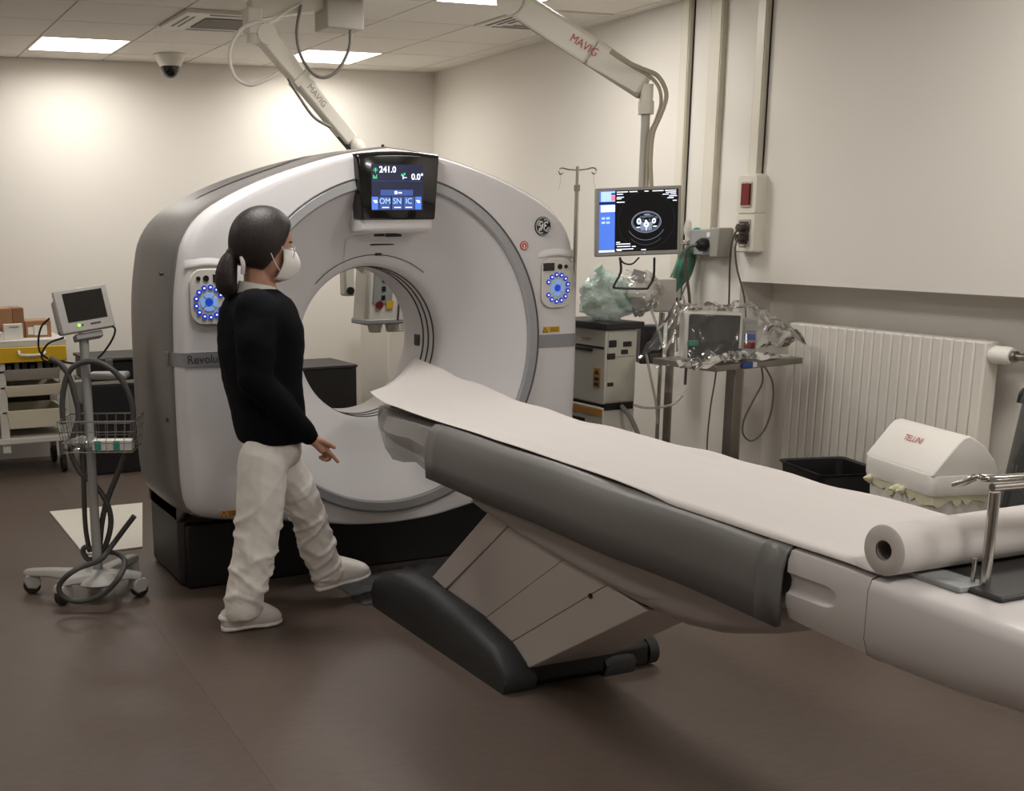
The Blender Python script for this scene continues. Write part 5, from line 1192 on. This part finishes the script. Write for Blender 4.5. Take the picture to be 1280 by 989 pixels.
for i in range(8):
    for j in range(4): MB().box(ga.x + .002 + (gb.x - ga.x)*i/8., ga.x - .002 + (gb.x - ga.x)*(i + .6)/8., yk - .003, yk + .003, gb.z + (ga.z - gb.z)*j/4., gb.z + (ga.z - gb.z)*(j + .6)/4.).build('grille_hole', 'rubber', wc, smooth=False)
# plastic sheeting heaped on the floor before the scanner base
hp = []
for i in range(31):
    u = i/30.; row = []
    for j in range(19):
        v = j/18.; p = Vector((-.30 + .62*u, -.34 + .50*v, 0)); ed = min(1, 6*min(u, 1 - u, v, 1 - v))
        p.x += .05*noise.noise(Vector((u*3, v*3, 8))); p.y += .05*noise.noise(Vector((u*3, v*3, 5)))
        row.append(p + UP*(.004 + ed*(.03*abs(noise.noise(Vector((u*7, v*6, 1)))) + .012*abs(noise.noise(Vector((u*17, v*15, 2)))))))
    hp.append(row)
o = MB().loft(hp, closed=False).build('plastic_sheeting', 'dark_cloth', None, ang=40, org=(0, -.1, 0)); tag(o, 'crumpled dark grey sheeting on the floor before the scanner base', 'sheeting')

# ================================================================== PERSON
YB = -.36
pe = thing('person', (-.80, YB, 0), 'person in dark sweater, white trousers and clogs pointing down at the table', 'person')
F = lambda px, py, y=YB: P(px, py, 1, y)
hip = F(338, 556); chest = F(329, 430); nb = F(324, 366); hc_ = F(331, 308)
RS, RE, RW = F(322, 386, -.53), F(318, 474, -.575), F(385, 544, -.56)
LS, LE, LW = F(332, 386, -.19), F(332, 474, -.15), F(352, 536, -.17)
RH_, RK, RA = F(332, 575, -.445), F(321, 668, -.45), F(303, 760, -.445)
LH_, LK, LA = F(350, 575, -.275), F(384, 642, -.265), F(409, 716, -.25)
# the body: one continuous surface, hidden by the clothes except head, neck and right hand
b = MB()
tilt = Matrix.Rotation(math.radians(14), 3, 'Y')
HS = 1.07
def hd_(x, y, z): return hc_ + tilt @ (Vector((x, y, z))*HS)
b.ellip(hd_(0, 0, .02), .098*HS, .076*HS, .10*HS, R=tilt); b.ellip(hd_(.022, 0, -.045), .072*HS, .060*HS, .078*HS, R=tilt)
b.chain([hd_(.088, 0, .012), hd_(.108, 0, -.022), hd_(.098, 0, -.035)], [.008, .013, .010]); b.capsule(hd_(.085, -.02, -.07), hd_(.085, .02, -.07), .016, .016)
b.ellip(hd_(.076, 0, -.098), .022, .024, .02)
for sg in (-1, 1): b.ellip(hd_(-.008, sg*.076, -.012), .017, .010, .03); b.capsule(hd_(.072, sg*.02, .022), hd_(.062, sg*.045, .022), .012, .011)
b.chain([hd_(-.02, 0, -.06), F(321, 352), nb], [.054, .052, .058])
b.chain([nb, chest, F(334, 500), hip], [.075, .11, .10, .11]); b.chain([RS + Vector((0, .04, -.02)), nb + Vector((0, 0, -.04)), LS + Vector((0, -.04, -.02))], [.035, .045, .035])
b.chain([RS + Vector((0, .03, -.02)), RE, RW], [.036, .036, .027]); b.chain([LS + Vector((0, -.03, -.02)), LE, LW], [.036, .036, .027])
b.chain([RH_, RK, RA], [.08, .055, .036]); b.chain([LH_, LK, LA], [.08, .055, .036])
b.capsule(RA, RA + Vector((.05, 0, -.03)), .026, .018); b.capsule(LA, LA + Vector((.05, 0, .0)), .026, .018)
# right hand: palm, thumb and four fingers, the index pointing
def hpt(px, py, dy=0): return F(px, py, -.56 + dy)
b.chain([RW, hpt(391, 549), hpt(398, 554), hpt(404, 559)], [.024, .025, .023, .017])
b.capsule(hpt(395, 553, .016), hpt(404, 562, .02), .019, .015); b.capsule(hpt(394, 553, -.012), hpt(402, 563, -.014), .018, .014)
b.chain([hpt(404, 559, -.012), hpt(411, 565, -.014), hpt(417, 571, -.016), hpt(422.5, 577.5, -.018)], [.0105, .0098, .009, .0078])
b.chain([hpt(396, 549, -.018), hpt(403, 551, -.026), hpt(411, 555, -.028), hpt(418, 559.5, -.026)], [.013, .0115, .0105, .0085])
for (dy, a1_, a2_, a3_) in ((.006, (411, 567), (412, 574), (406, 575)), (.022, (409, 568), (409, 575), (403, 574)), (.036, (406, 568), (405, 574), (400, 572))):
    b.chain([hpt(402, 562, dy), hpt(*a1_, dy), hpt(*a2_, dy), hpt(*a3_, dy)], [.0105, .0098, .009, .008])
# left hand, relaxed
for k in range(4): d_ = LW + Vector((.02, .012 - .009*k, -.06)); b.chain([LW + Vector((.005, 0, -.02)), d_, d_ + Vector((.012, 0, -.035)), d_ + Vector((.01, 0, -.06 + .006*abs(k - 1)))], [.02, .010, .009, .008])
b.chain([LW + Vector((.01, 0, -.02)), LW + Vector((.035, -.01, -.045)), LW + Vector((.042, -.012, -.075))], [.014, .011, .009])
body = fused(b, 'body', 'skin', pe, .0052, 3)
for sg in (-1, 1):
    e_ = MB().ellip(hd_(.079, sg*.031, .008), .011, .013, .010).build('eye', 'screen_white' if False else 'shirt_white', pe)
    MB().ellip(hd_(.086, sg*.032, .006), .005, .006, .006, 12, 8).build('iris', 'eye_dark', e_)
    MB().tube([hd_(.090, sg*.014, .030), hd_(.086, sg*.033, .036), hd_(.070, sg*.052, .031)], .0035, 6, 4).build('eyebrow', 'brow', pe)
# hair: cap pulled back, ponytail and tie
hm = MB(); hm.ellip((0,0,0), 1, 1, 1, 48, 32)
for i, v in enumerate(hm.v):
    d = v.normalized(); az = math.atan2(abs(d.y), d.x); el_ = math.asin(max(-1, min(1, d.z)))
    r = Vector((d.x*(.116 if d.x > 0 else .132), d.y*.098, d.z*(.126 if d.z > 0 else .150)))
    face = 1/(1 + math.exp(-(math.radians(56) - el_*.55 - az)*16)) * 1/(1 + math.exp(-(math.radians(26) - el_ + .10*math.cos(az*2))*14))
    low = 1/(1 + math.exp((el_ + math.radians(56))*12)); k = 1 - .36*max(face, low)
    stv = 1 + .006*math.sin(az*26 + el_*4)*(d.z < .8)
    hm.v[i] = hd_(*(r*k*stv + Vector((-.008, 0, .018))))
hair = hm.build('hair', 'hair_brown', pe, ang=180)
tl = [F(291, 319), F(286, 328), F(283, 342), F(283, 356), F(285, 367), F(284, 375)]
MB().tube([F(299, 313)] + tl, [.035, .026, .036, .043, .043, .034, .008], 18, 6).build('ponytail', 'hair_brown', hair, ang=180)
MB().tube([F(293, 316), F(290, 320)], .030, 18).build('hair_tie', 'black_plastic', hair)
# mask with straps
mk = MB(); rings = []
for i in range(11):
    t = i/10.; row = []
    for j in range(17):
        a = -1.25 + 2.5*j/16.; zz = .004 - .112*t; bul = math.sin(PI*min(1, t*.92 + .06))**.6
        rad = .060 + .034*bul; wy = .052 + .016*bul
        row.append(hd_(.028 + (rad + .030*max(0, 1 - abs(a)*1.5)*bul)*math.cos(a) - .012*abs(t - .42), wy*math.sin(a)*1.14, zz + .012*max(0, 1 - abs(a))*(1 - t)))
    rings.append(row)
msk = MB().loft(rings, closed=False).build('face_mask', 'mask_white', pe, ang=70, solid=.003)
for sg in (-1, 1):
    MB().tube([hd_(.055, sg*.074, -.012), hd_(.03, sg*.088, .012), hd_(.014, sg*.090, .024)], .0022, 6, 4).build('strap', 'mask_white', msk)
    MB().tube([hd_(.050, sg*.071, -.075), hd_(.025, sg*.082, -.055), hd_(-.004, sg*.094, -.024)], .0022, 6, 4).build('strap', 'mask_white', msk)
MB().tube([F(302, 321, -.41), F(304, 332, -.42), F(303, 342, -.41)], .009, 8, 4).build('neck_strap', 'mask_white', msk)
# spectacles
gl = MB().tube([hd_(.108, -.008, .004), hd_(.112, 0, .008), hd_(.108, .008, .004)], .0018, 6, 3).build('spectacles', 'clear_frame', pe)
for sg in (-1, 1):
    ring = [hd_(.106 - .012*((sg*.032 + .024*math.cos(a))/.06)**2, sg*.033 + .025*math.cos(a), .0 + .020*math.sin(a)) for a in [2*PI*k/20 for k in range(20)]]
    MB().tube(ring, .0017, 6, closed=True).build('rim', 'clear_frame', gl); MB().add(ring, [tuple(range(20))]).build('lens', 'lens_glass', gl)
    MB().tube([hd_(.098, sg*.058, .006), hd_(.075, sg*.074, .007), hd_(.05, sg*.082, .006)], .0018, 6, 3).build('temple', 'clear_frame', gl)
# shirt collar
col_ = []
for k in range(25):
    a = 2*PI*k/24; c_ = F(322, 358); rx, ry = .075, .072
    fr = math.cos(a); col_.append([c_ + Vector((rx*.86*fr, ry*.86*math.sin(a), .004 - .010*fr)), c_ + Vector((rx*.98*fr, ry*.98*math.sin(a), .008 - .014*fr)), c_ + Vector((rx*1.25*fr, ry*1.3*math.sin(a), -.035 - .025*max(0, fr)))])
MB().loft(col_, closed=False).build('shirt_collar', 'shirt_white', pe, ang=60, solid=.003)
# sweater
s = MB()
def ering(px, py, dx, wy, n=28, sup=.8):
    c_ = F(px, py); out = []
    for k in range(n):
        a = 2*PI*k/n; ca, sa = math.cos(a), math.sin(a)
        out.append(c_ + Vector((math.copysign(abs(ca)**sup, ca)*dx, math.copysign(abs(sa)**sup, sa)*wy, 0)))
    return out
s.loft([ering(*q_) for q_ in ((323, 360, .070, .075), (322, 366, .092, .115), (322, 374, .118, .165), (323, 388, .140, .195), (326, 408, .158, .205), (326, 440, .160, .200), (328, 475, .150, .192), (333, 505, .140, .190), (336, 528, .138, .190), (338, 542, .132, .186), (338, 549, .124, .180))])
s.chain([RS + Vector((0, .03, -.01)), RS + (RE - RS)*.5, RE, RE + (RW - RE)*.55, RW - (RW - RE)*.06], [.085, .078, .066, .056, .045]); s.capsule(RW - (RW - RE)*.10, RW + (RW - RE)*.02, .042, .038)
s.chain([LS + Vector((0, -.03, -.01)), LS + (LE - LS)*.5, LE, LE + (LW - LE)*.55, LW - (LW - LE)*.06], [.075, .072, .062, .054, .043])
def knit(co, n): return co + n*(.006*noise.noise(co*9) + .004*abs(noise.noise(Vector((co.x*10, co.y*10, co.z*22)))))
fused(s, 'sweater', 'sweater_navy', pe, .010, 4, knit)
# trousers
s = MB()
s.loft([ering(*q_) for q_ in ((339, 538, .098, .155), (339, 550, .105, .162), (339, 562, .108, .166), (338, 572, .098, .158), (337, 578, .085, .14))])
s.chain([RH_ + Vector((-.012, 0, 0)), RH_ + (RK - RH_)*.5, RK, RK + (RA - RK)*.5, RA + Vector((.0, 0, .012))], [.100, .097, .088, .080, .072])
s.chain([LH_ + Vector((-.02, 0, 0)), LH_ + (LK - LH_)*.5, LK, LK + (LA - LK)*.5, LA + Vector((0, 0, .012))], [.098, .088, .074, .070, .064])
def crease(co, n):
    def ridge(v): return max(0, 1 - abs(noise.noise(v))*3.0)**2
    q1 = ridge(Vector((co.x*5 + 1, co.y*4, co.z*9 + co.x*7))); q2 = ridge(Vector((co.x*7 + 5, co.y*5, co.z*15 - co.x*10)))
    low = max(.25, min(1, (.66 - co.z)/.4)); mid = max(0, 1 - abs(co.z - .42)/.22)
    if co.z < .10 and co.y < -.35: co = Vector((co.x, co.y, max(co.z, .070)))
    q3 = ridge(Vector((co.x*4 - 7, co.y*6, co.z*22 + co.x*16)))
    return co + n*((.010*q1 + .008*q2 + .003*q3)*low + .006*q2*mid + .007*noise.noise(co*6))
fused(s, 'trousers', 'trouser_white', pe, .008, 3, crease)
# clogs
def clog(heel, fwd, up, L=.255):
    fwd, up = Vector(fwd).normalized(), Vector(up); up = (up - fwd*up.dot(fwd)).normalized(); sd = up.cross(fwd)
    def sect2(t, w, z0, z1): 
        o_ = heel + fwd*(L*t); n = 20; out = []
        for k in range(n):
            a = 2*PI*k/n; ca, sa = math.cos(a), math.sin(a)
            out.append(o_ + sd*(math.copysign(abs(ca)**.75, ca)*w) + up*((z0 + z1)/2 + math.copysign(abs(sa)**.7, sa)*(z1 - z0)/2))
        return out
    u_ = MB().loft([sect2(*q_) for q_ in ((.0,.014,.02,.06),(.02,.034,.012,.082),(.10,.043,.010,.092),(.25,.047,.008,.104),(.36,.048,.008,.130),(.47,.050,.008,.130),(.60,.053,.008,.114),(.74,.055,.008,.094),(.86,.051,.009,.076),(.95,.038,.012,.060),(1.0,.014,.018,.042))]).build('clog', 'clog_white', pe, ang=60)
    MB().loft([sect2(*q_) for q_ in ((-.01,.014,.0,.018),(.02,.036,.0,.022),(.15,.043,.0,.022),(.45,.044,.003,.022),(.7,.054,.0,.022),(.88,.050,.002,.023),(.98,.032,.006,.026),(1.01,.012,.012,.026))]).build('sole', 'clog_white', u_, ang=60)
    for sg in (-1, 1):
        c_ = heel + fwd*(L*.40) + sd*(sg*.0475) + up*.066; MB().cyl(c_, c_ + sd*(sg*.006), .0075, 12).build('rivet', 'dark_plastic', u_)
    MB().tube([heel + fwd*(L*.40) - sd*.049 + up*.062, heel + fwd*(L*.12) - sd*.049 + up*.056, heel - fwd*.006 + up*.056, heel + fwd*(L*.12) + sd*.049 + up*.056, heel + fwd*(L*.40) + sd*.049 + up*.062], .009, 8, 5).build('heel_strap', 'clog_white', u_)
clog(P(278, 789, 2, 0), (1, .02, 0), UP)
lh = F(396, 739, -.25); lt = F(458, 720, -.25); clog(lh, (lt - lh), UP, (lt - lh).length + .015)
